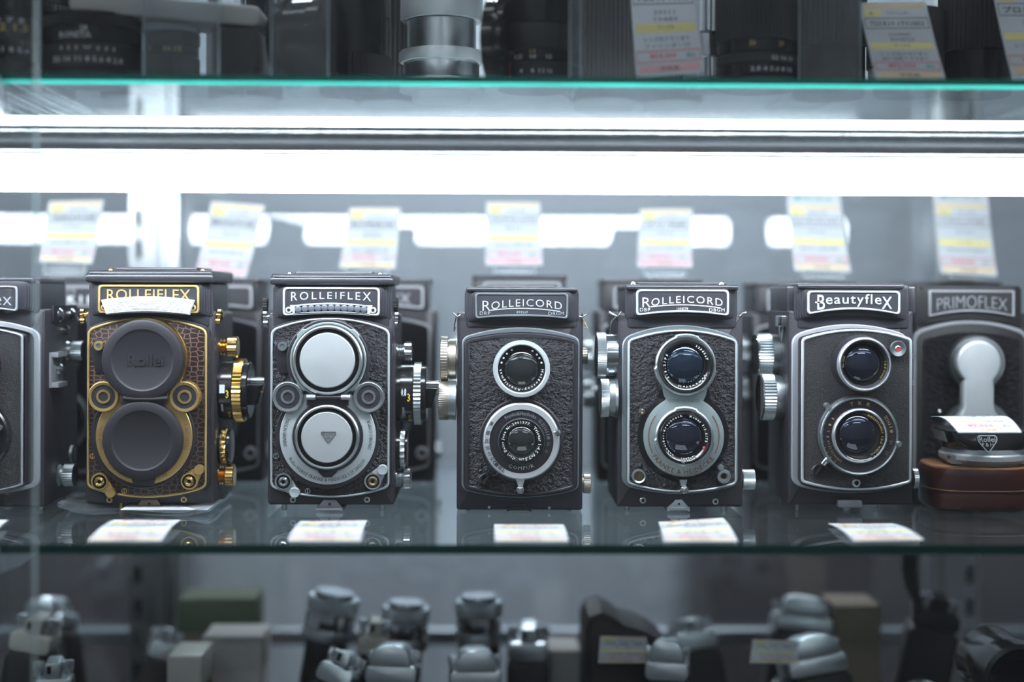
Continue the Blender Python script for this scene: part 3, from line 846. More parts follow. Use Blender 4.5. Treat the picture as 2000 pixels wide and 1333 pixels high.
# --- old brand with shutter rim, worn ---------------------------------------------------
def cord_words(mb, R, x0, x1, yt, yb, t, mat, a, b, c, cen):
    w_ = x1 - x0
    R.bent(mb, 'R', x0, x0 + w_ * .10, yt + 3.5, yb + 9, mat, t, 0, 0, -0.008, 0.0007)
    R.bent(mb, 'OLLEICORD', x0 + w_ * .112, x1, yt, yb, mat, t, 6, 7, -0.004, 0.0007)
    xm, hw = (x0 + x1) / 2, w_ / 2
    pts = [(x0 + w_ * (.10 + .88 * i / 12)) for i in range(13)]
    lo = [(x, yb + 4 + 6.5 * ((x - xm) / hw) ** 2) for x in pts]
    mb.prism(R.xz([(x, y - 0.9) for x, y in lo] + [(x, y + 0.9) for x, y in reversed(lo)], t), t - 0.0007, t + 0.0003, mat)
    yy = yb + 11.5
    R.bent(mb, a, x0 - 5, x0 + 15, yy - 1, yy + 5.5, mat, t, 0, 0, -0.012, 0.0008)
    R.bent(mb, cen, xm - 11, xm + 11, yb + 9, yb + 14, mat, t, 0, 0, 0.0, 0.0008, 1)
    R.bent(mb, c, x1 - 26, x1 + 4, yy - 1, yy + 5.5, mat, t, 0, 0, -0.012, 0.0008)


def cam_old():
    R = Rig('twin_lens_camera', 'worn twin-lens camera with thin silver viewing lens rim and brownish side knobs', 1015, D0)
    R.body(892, 1138, 610, 997, 'black_paint', r=5)
    R.hood(906, 1130, 563, 633, 625, r=12, ribs=4, rib=4)
    mb = MB(); R.bar(mb, 911, 1126, 566, 4, .002); mb.prism(R.rect(909, 1127, 561.5, 572, 5, 0.004), 0.003, 0.070, 'hood_paint', 0.0012, back=0.001)
    mb.prism(R.rect(930, 1084, 558.5, 564, 2, 0.012), 0.014, 0.060, 'black_paint', 0.0006, back=0.0006); mb.build('hood_lid', R.root)
    R.plate(926.7, 1108.6, 572.5, 623.5, 617.5, None, 'grey_trim', 0.0002, lambda mb: cord_words(mb, R, 941, 1096, 584.5, 598.5, 0.0005, 'silver_paint', 'DRP', '', 'DRGM', '893269'), wd=3.6, r=8)
    R.trim(R.arch(901, 1131.5, 660, 640, 958, 974.5, 13, 0), R.arch(906.5, 1126.5, 666, 651, 955, 971, 10, 0), 'grey_trim', 0.003, 0.004)
    R.trim(R.arch(906.5, 1126.5, 666, 651, 955, 971, 10, 0), R.arch(916, 1118, 671, 660, 949, 965, 3, 0), 'black_paint', 0.0018, 0.005, name='inner_frame')
    R.face('leather_covering', R.arch(914.5, 1119.5, 670, 658, 950, 966, 3, 0), 'black_leather', 0.0024, 0.004)
    vx, vy = 1017.4, 720
    mb = MB()
    R.disc(mb, vx, vy, 0.003, [(55.6, 0), (55.6, 6.0), (54.5, 6.8, 'white_plate'), (48, 7.0, 'white_plate'), (46, 6.4, 'white_plate'), (45.5, 5.2, 'gloss_black'), (36, 4.2, 'gloss_black'), (34.5, 3.6, 'gloss_black'), (0, 3.2, 'matte_black')], 'satin_chrome', 64)
    mb.ringtext('Heidoscop-Anastigmat', R.L(vx, vy), 0.003 - 0.0049, R.r(40.5), R.r(6.5), 92, 268, 'white_ink', lift=.0003, bold=.02)
    for a in (-28, 32, -45, 48, 60, 74, -60, -74):
        R.disc(mb, vx + 40.5 * math.sin(math.radians(a)), vy - 40.5 * math.cos(math.radians(a)), -0.0018, [(2.0, 0), (1.8, .25), (0, .3)], 'white_ink', 10)
    v = mb.build('viewing_lens', R.root); R.glass(v, vx, vy, -0.0004, 35, 3.0, 'lens_clear')
    tx, ty = 1017.6, 860.4
    mb = MB()
    R.disc(mb, tx, ty, 0.004, [(82, 0), (82, 2.6), (80, 3.2), (76, 3.2), (75, 5.6, 'black_paint'), (74.5, 5.8, 'satin_chrome', 1.2), (74, 7.2, 'satin_chrome', 1.2), (72, 7.6, 'cap_metal'), (62, 7.6, 'cap_metal'), (61, 7.0, 'black_paint'), (46, 7.0, 'black_paint'), (45, 9.0, 'black_paint'), (44, 9.6, 'grey_trim'), (42.5, 9.6, 'gloss_black'), (30, 8.6, 'gloss_black'), (28, 8.0, 'gloss_black'), (0, 7.6, 'matte_black')], 'black_paint', 120)
    yp = 0.004 - 0.0070
    mb.ringtext('Franke&Heidecke', R.L(tx, ty), yp, R.r(53.5), R.r(8), -36, 33, 'grey_ink', bold=0, lift=.0003)
    mb.ringtext('COMPUR', R.L(tx, ty), yp, R.r(53.5), R.r(7.5), 207, 153, 'white_ink', flip=True, lift=.0003)
    for s_, a in (('32', 44), ('22', 54), ('16', 64), ('11', 74), ('8', 84), ('5.6', 97), ('4.5', 113)):
        mb.ringtext(s_, R.L(tx, ty), yp, R.r(53), R.r(7), a - 3.5, a + 3.5, 'grey_ink', lift=.0003)
    for s_, a in (('300', -60), ('100', -76), ('50', -90), ('25', -102), ('10', -112), ('5', -121), ('2', -128), ('1', -134), ('B', -141), ('T', -148)):
        mb.ringtext(s_, R.L(tx, ty), 0.004 - 0.0076, R.r(67), R.r(7), a - 3, a + 3, 'black_ink', lift=.0002)
    mb.ringtext('Carl Zeiss Jena Nr.2001377', R.L(tx, ty), 0.004 - 0.0094, R.r(36), R.r(6.2), 200, 385, 'white_ink', lift=.0006, bold=.012)
    mb.ringtext('Triotar 1:4.5 f=7.5cm', R.L(tx, ty), 0.004 - 0.0094, R.r(36), R.r(6.2), 42, 188, 'white_ink', lift=.0006, bold=.012)
    tl = mb.build('taking_lens', R.root); R.glass(tl, tx, ty, -0.0040, 28, 2.6, 'lens_clear')
    mb = MB()
    cap = []
    for (cx_, cy_, a0) in ((966, 916, -45), (947, 940, 135)):
        for i in range(9):
            a = math.radians(a0 + i * 22.5); cap.append((cx_ + 14 * math.cos(a), cy_ + 14 * math.sin(a)))
    ip = [(956.5 + (x - 956.5) * .62, 928 + (y - 928) * .72) for x, y in cap]
    mb.ring(R.xz(cap), R.xz(ip), 0.0002, 0.005, 'black_paint', 0.0006); mb.prism(R.xz(ip), 0.0026, 0.005, 'matte_black')
    mb.build('lever_slot', R.root)
    mb = MB(); mb.prism(R.xz([(1007, 935), (1025, 935), (1020.5, 950), (1011.5, 950)]), -0.003, 0.002, 'satin_chrome', 0.0003)
    R.disc(mb, 1015.6, 954.6, 0.002, [(8.6, 0), (8.6, 4.5), (7.5, 5.8), (4, 6.6), (0, 6.8)], 'chrome', 28); mb.build('shutter_lever', R.root)
    mb = MB(); R.disc(mb, 1087, 845, -0.0035, [(5, 0), (7, 1.6), (7, 2.4), (4, 3.4), (0, 3.6)], 'chrome', 20); mb.build('aperture_lever', R.root)
    K = [(.9, 0), (.9, .42), (.86, .44), (.86, .52), (1, .54, None, 1), (1, .97, None, 1), (.92, 1), (0, 1)]
    R.knob(891, 861, 702, 44, 'aged_metal', 0.022, -1, 50, 'winding_knob', K, 0.9)
    R.knob(891, 857, 783, 38, 'aged_metal', 0.014, -1, 56, 'focusing_knob', [(1.02, 0, 'satin_chrome'), (.98, .42, 'satin_chrome'), (1, .5, 'aged_metal', 1), (1, .97, 'aged_metal', 1), (.9, 1), (0, 1)], 0.9)
    R.knob(1137, 1154, 944, 20, 'aged_metal', 0.016, 1, 32, 'film_knob', [(.8, 0), (.8, .15), (1, .2, None, 1), (1, .95, None, 1), (.9, 1), (0, 1)], 0.8)
    R.knob(1137, 1148, 695, 16, 'aged_metal', 0.03, 1, 24, 'spool_knob', [(1, 0, None, 1), (1, .9, None, 1), (.9, 1), (0, 1)], 0.7)
    R.wire([(884, 612, 0), (892, 619, 0), (898, 616, 0)], 0.004, 'chrome', 1.6); R.wire([(890, 620, 0), (887, 634, 0), (886, 648, 0), (889, 640, 0)], 0.006, 'black_paint', 1.3)
    R.wire([(1131, 618, 0), (1136, 620, 0), (1144, 614, 0)], 0.004, 'chrome', 1.6); R.wire([(1137, 622, 0), (1143, 634, 0), (1147, 642, 0), (1141, 640, 0)], 0.006, 'twine', 1.4, 'twine')
    R.screw(955.5, 991.5, 0.0058, 2.8, 'satin_chrome', 'satin_chrome'); R.screw(1073, 992.5, 0.0058, 2.8, 'satin_chrome', 'satin_chrome')
    R.tripod((998, 1030), (990, 1038), 'gloss_black', 985, 993, 1003, False)
    R.feet((914, 1114.5), 997, 'brown_leather', 5.5)
    return R


# --- grey ringed camera ------------------------------------------------------------
def cam_grey():
    R = Rig('twin_lens_camera', 'black twin-lens camera with grey satin ring plate joining both lenses', 1328, D0)
    R.body(1204.6, 1451.4, 612, 991, 'cover_leather', r=4)
    R.hood(1220, 1441.6, 557, 626, 618, r=12, ribs=3, rib=5)
    mb = MB(); R.bar(mb, 1222, 1440, 561, 5, .0015); mb.prism(R.rect(1221, 1441, 555.5, 567, 5, 0.004), 0.002, 0.070, 'hood_paint', 0.0014, back=0.001)
    mb.prism(R.rect(1244, 1420, 551, 557, 2, 0.012), 0.014, 0.060, 'black_paint', 0.0008, back=0.0006)
    top = mb.build('hood_lid', R.root)
    for x in (1235, 1408):
        mb = MB(); X, Y, Z = R.L(x, 553, 0.010); mb.lathe((X, Y, Z - .0014), (0, 0, 1), [(R.r(6), 0), (R.r(6), .0016), (R.r(5), .0022), (0, .0022)], 'chrome', 20); mb.build('screw', top)
    R.plate(1240.7, 1422.7, 565, 617, 609.5, None, 'silver_paint', 0.0002, lambda mb: cord_words(mb, R, 1253, 1410, 577.5, 591, 0.0005, 'white_ink', 'DBP', '', 'DBGM', '1303578'), wd=4, r=9)
    R.trim(R.arch(1215, 1443.6, 661, 635, 950, 967, 17, 0), R.arch(1225, 1440.7, 664, 644, 947, 963.5, 12, 0), 'grey_trim', 0.003, 0.005)
    R.trim(R.arch(1225, 1440.7, 664, 644, 947, 963.5, 10, 0), R.arch(1229.5, 1436.5, 668, 648.5, 943, 959.5, 6, 0), 'silver_paint', 0.0012, 0.005, name='inner_trim')
    R.face('leather_covering', R.arch(1228.5, 1437.5, 667, 647.5, 944, 960.5, 6, 0), 'black_leather', 0.0022, 0.004)
    vx, vy, tx, ty = 1336.3, 712.4, 1334.3, 852.4

    def waist(rt, rv, nk):
        pts = []
        a1 = math.asin(min(1, nk / rt))
        for i in range(41):
            a = a1 + (2 * PI - 2 * a1) * i / 40
            pts.append((tx + rt * math.sin(a), ty - rt * math.cos(a)))
        pts += [(vx - nk + 1, 780), (vx - nk - 3, 772), (vx - rv * .75, vy + rv * .7), (vx + rv * .75, vy + rv * .7), (vx + nk + 3, 772), (vx + nk - 1, 780)]
        return pts
    mb = MB()
    mb.prism(R.xz(waist(90, 64, 48)), 0.0004, 0.004, 'gloss_black', 0.0008)
    mb.prism(R.xz(waist(79, 60, 38)), -0.0022, 0.002, 'plate_grey', 0.0006)
    yp = -0.0022
    R.bent(mb, 'COMPUR-RAPID', 1304, 1366, 779, 786, 'grey_ink', yp, lift=.0002, res=1)
    mb.ringtext('FRANKE & HEIDECKE', R.L(tx, ty), yp, R.r(69), R.r(9), 238, 126, 'brown_ink', flip=True, lift=.0002, bold=.01)
    mb.ringtext('BRAUNSCHWEIG', R.L(tx, ty), yp, R.r(76), R.r(4.5), 209, 153, 'brown_ink', flip=True, lift=.0002)
    for a0, a1, rr in ((242, 306, 70), (54, 118, 70)):
        o = [(tx + rr * math.sin(math.radians(a0 + (a1 - a0) * i / 16)), ty - rr * math.cos(math.radians(a0 + (a1 - a0) * i / 16))) for i in range(17)]
        i_ = [(tx + (rr - 1.8) * math.sin(math.radians(a0 + (a1 - a0) * i / 16)), ty - (rr - 1.8) * math.cos(math.radians(a0 + (a1 - a0) * i / 16))) for i in range(17)]
        mb.prism(R.xz(o + i_[::-1]), yp - .0002, yp + .0005, 'brown_ink')
    mb.build('ring_plate', R.root, 'grey satin plate with brown engraving')

    def bay(px, py, r1, h0, nm, txt, g, red):
        mb = MB()
        pts = lambda rr, ex: [(px + (rr + (ex if (k % 40) < 9 or (k % 40) > 33 else 0)) * math.sin(math.radians(k * 3)), py - (rr + (ex if (k % 40) < 9 or (k % 40) > 33 else 0)) * math.cos(math.radians(k * 3))) for k in range(120)]
        mb.ring(R.xz(pts(r1 - 3, 2.5)), R.xz(pts(r1 - 10, 0)), h0 - 0.004, 0.0, 'satin_chrome', 0.0008)
        R.disc(mb, px, py, 0.001, [(r1 - 9, 0), (r1 - 9, 4 - h0 * 500), (50.5, 4.0 - h0 * 500, 'satin_chrome'), (50, 7.5, 'gloss_black'), (48, 8.2, 'gloss_black'), (45, 7.6, 'gloss_black'), (38, 5.0, 'gloss_black'), (0, 4.6, 'matte_black')], 'satin_chrome', 72)
        for s_, a0, a1, fl in txt: mb.ringtext(s_, R.L(px, py), 0.001 - 0.0066, R.r(42.3), R.r(4.3), a0, a1, 'white_ink', flip=fl, lift=.0012, bold=.01)
        if red: R.disc(mb, px + 30 * 1.35, py + 23, 0.001 - .0064, [(3.4, 0), (3.0, .9), (0, 1.0)], 'red_ink', 14)
        p = mb.build(nm, R.root); R.glass(p, px, py, -0.004, 38, 3.6, g)
    bay(vx, vy, 62, -0.0015, 'viewing_lens', (('Heidosmat', 200, 118, False), ('1:3.2/75', 235, 300, False), ('1234567', 28, 75, False)), 'lens_blue', False)
    bay(tx, ty, 60, -0.0015, 'taking_lens', (('Schneider-Kreuznach', 212, 352, False), ('Xenar 1:3.5/75', 372, 463, False), ('2887672', 190, 150, True)), 'lens_violet', True)
    mb = MB(); R.disc(mb, 1251.8, 803, 0.002, [(7.4, 0), (7.4, 3.6), (6, 4.6), (3, 4.8), (0, 4.2, 'gold')], 'chrome', 24); mb.build('shutter_button', R.root)
    for nm, x in (('flash_socket', 1247), ('self_timer', 1412.8)):
        mb = MB(); R.disc(mb, x, 930, 0.002, [(14, 0), (14, 2.4), (12.5, 3.2), (10, 2.6) if nm[0] == 'f' else (8, 3.4), (9.5, 1.2, 'gloss_black') if nm[0] == 'f' else (6, 2.2, 'satin_chrome'), (4, 1.4, 'bronze'), (0, 1.4, 'bronze' if nm[0] == 'f' else 'matte_black')], 'satin_chrome', 36)
        if nm[0] == 's': R.disc(mb, 1406, 912.5, 0.002, [(7, 0), (7, 3.2), (5, 4.2), (0, 4.4)], 'satin_chrome', 24)
        mb.build(nm, R.root)
    mb = MB(); mb.prism(R.xz([(1326, 937), (1341, 937), (1338, 950), (1329, 950)]), -0.003, 0.002, 'grey_trim', 0.0003)
    R.disc(mb, 1334, 954.5, 0.002, [(8.8, 0), (8.8, 4.5), (7.5, 6.0), (4, 6.8), (0, 7.0)], 'chrome', 28); mb.build('shutter_lever', R.root)
    R.screw(1255.7, 978, 0.006, 6.4); R.screw(1398, 980, 0.006, 6.4)
    R.knob(1204, 1163, 694, 45, 'satin_chrome', 0.018, -1, 100, 'winding_knob', [(.92, 0, 'chrome'), (.92, .52, 'chrome'), (.96, .54), (1, .56, None, 1), (1, .97, None, 1), (.92, 1, 'black_paint'), (0, .98, 'black_paint')], 1.1)
    R.knob(1204, 1171, 777, 38, 'satin_chrome', 0.013, -1, 90, 'focusing_knob', [(1.1, 0), (.98, .15), (.94, .45), (.98, .5), (1, .52, None, 1), (1, .97, None, 1), (.92, 1), (0, 1)], 1.1)
    R.knob(1450, 1475, 937, 19.5, 'satin_chrome', 0.016, 1, 60, 'film_knob', [(.95, 0, None, 1), (1, .1, None, 1), (1, .95, None, 1), (.9, 1), (0, 1)], 0.7)
    R.wire([(1188, 609, 0), (1198, 615, 0), (1205, 618, 0), (1212, 609, 0)], 0.004, 'chrome', 1.8); R.wire([(1203, 618, 0), (1193, 628, 0), (1191, 640, 0), (1190, 652, 0)], 0.008, 'chrome', 1.8)
    R.wire([(1444, 617, 0), (1450, 611, 0), (1457, 610, 0)], 0.006, 'chrome', 2.2)
    R.tripod((1316, 1336), (1302, 1347), 'satin_chrome', 977, 993, 1000)
    R.feet((1228, 1420), 991)
    return R


# --- camera with offset panel and ridged chrome knobs ------------------------------------
def cam_ridged():
    R = Rig('twin_lens_camera', 'black twin-lens camera with ridged chrome knobs and protruding dark viewing lens', 1661, D0)
    R.body(1538, 1784, 606, 987, 'cover_leather', r=4, t1=0.070)
    R.hood(1552, 1779, 554, 627, 617.5, r=10, ribs=4, rib=4.2)
    mb = MB(); R.bar(mb, 1556, 1764, 558, 4.5, .0015); mb.prism(R.rect(1554, 1765, 552, 562, 4, 0.004), 0.002, 0.064, 'hood_paint', 0.0012, back=0.001)
    mb.build('hood_lid', R.root)
    mb = MB()      # polished folded side flaps
    for x0, x1 in ((1535, 1555), (1772, 1789)):
        a, b = R.L(x0, 559, 0.012), R.L(x1, 609, 0.012)
        mb.box(a[0], b[0], 0.012, 0.066, b[2], a[2], 'hood_paint', 0.001, 0.0008)
        mb.box(a[0] + .0003, b[0] - .0003, 0.013, 0.064, a[2] - .0004, a[2] + .0006, 'chrome')
    mb.build('hood_flap', R.root)

    def words_(mb):
        R.bent(mb, 'B', 1594, 1609, 574.5, 604, 'silver_paint', 0.0005, 0, 0, 0.012, 0.0009)
        mb.prism(R.xz([(1590, 588), (1600, 588), (1600, 591), (1590, 591)], .0005), -0.0004, .0008, 'silver_paint')
        R.bent(mb, 'eautyfle', 1611, 1720, 573, 598, 'silver_paint', 0.0005, 0, 2, 0.006, 0.0009)
        R.bent(mb, 'X', 1721, 1741, 578, 602, 'silver_paint', 0.0005, 0, 0, 0.012, 0.0009)
    R.plate(1574.7, 1757.6, 566.5, 614, 603.5, None, 'silver_paint', 0.0002, words_, wd=4.2, r=9)
    R.trim(R.arch(1547, 1779, 655, 632.5, 949, 965, 19, 0), R.arch(1562, 1778, 661, 642, 945, 961, 12, 0), 'dull_silver', 0.003, 0.005)
    p = -0.006
    R.face('face_panel', R.arch(1563, 1782, 659, 641, 944, 960, 8, p), 'black_paint', p + .0012, 0.010)
    R.trim(R.arch(1563.5, 1781.5, 660, 641.5, 943.5, 959.5, 8, p), R.arch(1569, 1776.5, 665, 647, 938.5, 954.5, 5, p), 'silver_paint', p, 0.004, name='inner_trim')
    R.face('leather_covering', R.arch(1568, 1777.5, 664, 646, 939.5, 955.5, 5, p), 'fine_leather', p + 0.0006, 0.003)
    vx, vy = 1678, 709.5
    mb = MB()
    R.disc(mb, vx, vy, p, [(57, 0), (56, 6.0), (53, 9.5), (51.5, 12.0, 'dull_silver'), (49.5, 12.6, 'satin_chrome'), (47.5, 12.4, 'dull_silver'), (46, 12.0, 'black_paint'), (45, 11.0, 'satin_chrome'), (42, 9.0, 'black_paint'), (38, 7.8, 'gloss_black'), (0, 7.6, 'matte_black')], 'black_paint', 72)
    mb.ringtext('1:3.5 80mm', R.L(vx, vy, p), p - .0098, R.r(41), R.r(3.6), 82, 130, 'gold_paint', lift=.0008, flip=False); mb.ringtext('No.1234', R.L(vx, vy, p), p - .0098, R.r(41), R.r(3.6), 262, 292, 'gold_paint', lift=.0008)
    v = mb.build('viewing_lens', R.root); R.glass(v, 1682, vy - 1, p - .0078, 37.5, 3.6, 'lens_violet')
    tx, ty = 1672.5, 849
    mb = MB()
    R.disc(mb, tx, ty, p, [(80, 0), (80, 2.6), (79, 3.0), (78, 5.0, 'satin_chrome', 1.0), (77, 6.2, 'satin_chrome', 1.0), (75, 6.8, 'satin_chrome'), (72, 6.4, 'satin_chrome'), (71, 6.2, 'black_paint'), (54, 6.0, 'black_paint'), (53, 8.2, 'dull_silver'), (51, 8.8, 'satin_chrome'), (49, 8.6, 'dull_silver'), (47, 7.8, 'gloss_black'), (39, 6.6, 'gloss_black'), (0, 6.4, 'matte_black')], 'black_paint', 120)
    yp = p - .0061
    mb.ringtext('T K K', R.L(tx, ty, p), yp, R.r(63), R.r(7), -17, 20, 'gold_paint', lift=.0003)
    for s_, a in (('B', 303), ('1', 290), ('2', 278), ('5', 268), ('10', 258), ('25', 248), ('50', 239), ('100', 229), ('200', 219)):
        mb.ringtext(s_, R.L(tx, ty, p), yp, R.r(61), R.r(4.6), a - 1.6 * len(s_), a + 1.6 * len(s_), 'gold_paint', lift=.0003)
        o = [(tx + 71 * math.sin(math.radians(a)), ty - 71 * math.cos(math.radians(a))), (tx + 66 * math.sin(math.radians(a)), ty - 66 * math.cos(math.radians(a)))]
        mb.tube([R.L(o[0][0], o[0][1], yp), R.L(o[1][0], o[1][1], yp)], R.r(.7), 'gold_paint', 6)
    for s_, a in (('22', 56), ('16', 64), ('11', 72), ('8', 82), ('5.6', 102), ('3.5', 122)):
        mb.ringtext(s_, R.L(tx, ty, p), yp, R.r(63), R.r(6), a - 3, a + 3, 'gold_paint', lift=.0003)
    mb.ringtext('ANASTIGMAT 1:3.5 f=80mm', R.L(tx, ty, p), p - .0074, R.r(43), R.r(3.6), 20, 150, 'gold_paint', lift=.0012)
    tl = mb.build('taking_lens', R.root); R.glass(tl, tx + 1, ty - 1, p - .0066, 38, 3.4, 'lens_violet')
    mb = MB(); R.disc(mb, 1752, 680, p, [(15.8, 0), (15.8, 1.6), (14.5, 2.2), (6, 1.6), (4.5, 2.0), (3, 1.9, 'red_enamel'), (0, 1.9, 'red_enamel')], 'satin_chrome', 36); mb.build('flash_socket', R.root)
    R.screw(1672, 943.5, p + .001, 8.5, 'satin_chrome', 'satin_chrome')
    mb = MB()
    cap = []
    for (cx_, cy_, a0) in ((1612, 901, -45), (1596, 921, 135)):
        for i in range(9):
            a = math.radians(a0 + i * 22.5); cap.append((cx_ + 13 * math.cos(a), cy_ + 13 * math.sin(a)))
    ip = [(1604 + (x - 1604) * .7, 911 + (y - 911) * .75) for x, y in cap]
    mb.ring(R.xz(cap, p), R.xz(ip, p), p - .0012, p + .003, 'black_paint', 0.0006); mb.prism(R.xz(ip, p), p + .0004, p + .003, 'matte_black'); q = mb.build('lever_slot', R.root)
    mb = MB(); mb.tube([R.L(1607, 907, p - .003), R.L(1614, 898, p - .004), R.L(1617, 894, p - .004)], [R.r(6.5), R.r(6.5), R.r(5)], 'chrome', 16); mb.build('cable_socket', q)
    for x, y in ((1611, 791), (1753, 866.6)):
        mb = MB(); R.disc(mb, x, y, p - .004, [(4, 0), (6.5, 1.2), (6.5, 2.6), (4.5, 3.8), (0, 4.0)], 'satin_chrome', 20); mb.build('setting_lever', R.root)
    # ridged knobs seen slightly from their outer ends
    for nm, x0, x1, cy, rad, t in (('winding_knob', 1538, 1474, 692, 42, 0.040), ('focusing_knob', 1538, 1483, 775, 46, 0.026)):
        R.knob(x0, x1, cy, rad, 'satin_chrome', t, -1, 44, nm, [(.85, 0, 'satin_chrome'), (.92, .3, 'satin_chrome'), (.95, .52, 'satin_chrome'), (1, .54, None, 1), (1, .95, None, 1), (.93, 1, 'chrome'), (.9, .985, 'gloss_black'), (0, .98, 'gloss_black')], 2.4)
    R.knob(1783, 1793, 934, 20, 'satin_chrome', 0.016, 1, 40, 'film_knob', [(1, 0, None, 1), (1, .9, None, 1), (.85, 1), (0, 1)], 0.7)
    mb = MB(); a = R.L(1532, 622, .02)
    mb.box(a[0] - .004, a[0] + .003, .012, .030, a[2] - .005, a[2] + .002, 'chrome', .0008, .0005); mb.build('strap_lug', R.root)
    R.wire([(1529, 620, 0), (1524, 625, 0), (1521, 645, 0), (1525, 668, 0), (1528, 640, 0), (1530, 625, 0)], 0.020, 'satin_chrome', 2.4)
    mb = MB()
    for y0, y1 in ((690, 700), (742, 752)):
        a, b = R.L(1783, y0, .012), R.L(1789, y1, .012); mb.box(a[0], b[0], .012, .03, b[2], a[2], 'satin_chrome', .0005)
    mb.build('accessory_rail', R.root)
    mb = MB(); mb.prism(R.rect(1636, 1684, 977, 992, 4, .003), .002, .0075, 'dull_silver', .0006); 
    X, Y, Z = R.L(1655, 992, .012); mb.lathe((X, .014, Z), (0, 0, -1), [(R.r(9), 0), (R.r(9), R.r(4)), (R.r(5), R.r(5)), (R.r(5), R.r(8)), (0, R.r(9))], 'satin_chrome', 20)
    mb.build('tripod_shoe', R.root)
    R.feet((1564, 1722), 988, 'dull_silver', 3.5)
    return R


# --- camera cut off by the left edge -------------------------------------------------
def cam_edge():
    R = Rig('twin_lens_camera', 'black twin-lens camera behind the glass door, cut off by the left picture edge', -37, D0)
    R.body(-160, 86, 606, 991, 'cover_leather', r=5, t1=0.076)
    R.hood(-150, 70, 548, 616, 608, r=12, ribs=5, rib=4)
    mb = MB(); mb.prism(R.rect(-146, 66, 544, 556, 4, 0.004), 0.002, 0.066, 'hood_paint', 0.0014, back=0.001)
    a, b = R.L(60, 552, .012), R.L(71, 588, .012); mb.box(a[0], b[0], .012, .070, b[2], a[2], 'hood_paint', .001, .0012)
    mb.build('hood_lid', R.root)
    R.plate(-114, 32, 561, 611, 605, None, 'dull_silver', 0.0002, lambda mb: R.bent(mb, 'flex', -32, 21, 573, 599, 'dull_silver', .0005, 0, 0, -0.012, .0007), wd=3.6, r=8)
    R.trim(R.arch(-146, 72, 650, 628, 952, 969, 16, 0), R.arch(-134, 60, 656, 640, 946, 961, 10, 0), 'dull_silver', 0.003, 0.004)
    p = -0.005
    R.face('face_panel', R.arch(-134, 42, 656, 642, 950, 964, 6, p), 'black_paint', p + .001, .009)
    R.trim(R.arch(-134, 42, 656, 642, 950, 964, 6, p), R.arch(-130, 37.5, 660, 646, 946, 960, 4, p), 'dull_silver', p, .004, name='inner_trim')
    R.face('leather_covering', R.arch(-131, 38.5, 659, 645, 947, 961, 4, p), 'fine_leather', p + .0006, .003)
    for nm, y, r_ in (('viewing_lens', 716, 48), ('taking_lens', 852, 70)):
        mb = MB(); R.disc(mb, -48, y, p, [(r_, 0), (r_, 6), (r_ - 3, 7), (r_ - 16, 7), (r_ - 18, 5), (34, 4), (0, 3.6)], 'gloss_black', 64)
        q = mb.build(nm, R.root); R.glass(q, -48, y, p - .004, 32, 3, 'lens_violet')
    mb = MB(); R.disc(mb, 2, 836, p - .004, [(7, 0), (7, 4), (5, 5), (0, 5)], 'chrome', 18); mb.build('setting_lever', R.root)
    xs = R.L(86, 700, 0.006)[0]
    mb = MB(); z = R.L(86, 618, .02)[2]      # strap plate with lug
    mb.prism([(xs, z - .004), (xs + .0016, z - .004), (xs + .0016, z + .006), (xs, z + .006)], .018, .068, 'black_paint', .0004)
    mb.lathe((xs, .030, z), (1, 0, 0), [(.0045, 0), (.0045, .002), (.0028, .0036), (0, .004)], 'chrome', 20); mb.lathe((xs, .052, z), (1, 0, 0), [(.004, 0), (.004, .003), (.002, .005), (0, .005)], 'chrome', 20)
    mb.lathe((xs, .044, z - .010), (1, 0, 0), [(.003, 0), (.0032, .003), (0, .004)], 'chrome', 16)
    mb.build('strap_lug', R.root)
    mb = MB(); z0, z1 = R.L(86, 758, .02)[2], R.L(86, 690, .02)[2]
    mb.box(xs, xs + .0012, .014, .038, z0, z1, 'dull_silver')
    for zz in (z0, z1 - .003): mb.box(xs + .001, xs + .005, .016, .036, zz, zz + .003, 'dull_silver', 0, .0003)
    mb.lathe((xs, .028, (z0 + z1) / 2), (1, 0, 0), [(.0035, 0), (.0035, .003), (.002, .0045), (0, .0045)], 'satin_chrome', 20)
    mb.build('accessory_rail', R.root)
    kp = [(.95, 0), (.8, .12), (.8, .3), (1, .34, None, 1), (1, .97, None, 1), (.92, 1, 'gloss_black'), (0, .98, 'gloss_black')]
    for nm, y, r_, t, ln in (('spool_knob', 687, 21, .052, .0105), ('film_knob', 929, 23, .036, .010)):
        Y_ = 575 + (y - 575) * 1.0
        z = R.L(86, Y_, t)[2]; mb = MB()
        mb.lathe((xs, t, z), (1, 0, 0), [(R.r(r_ * q[0]), q[1] * ln, q[2] if len(q) > 2 else None, R.r(1.2) if len(q) > 3 else 0) for q in kp], 'satin_chrome', 60); mb.build(nm, R.root)
    mb = MB(); mb.lathe((xs, .062, R.L(86, 887, .062)[2]), (1, 0, 0), [(.0055, 0), (.005, .0012), (.0035, .0012, 'gloss_black'), (0, .002, 'gloss_black')], 'satin_chrome', 24); mb.build('release_button', R.root)
    R.feet((-140, 67), 991)
    return R


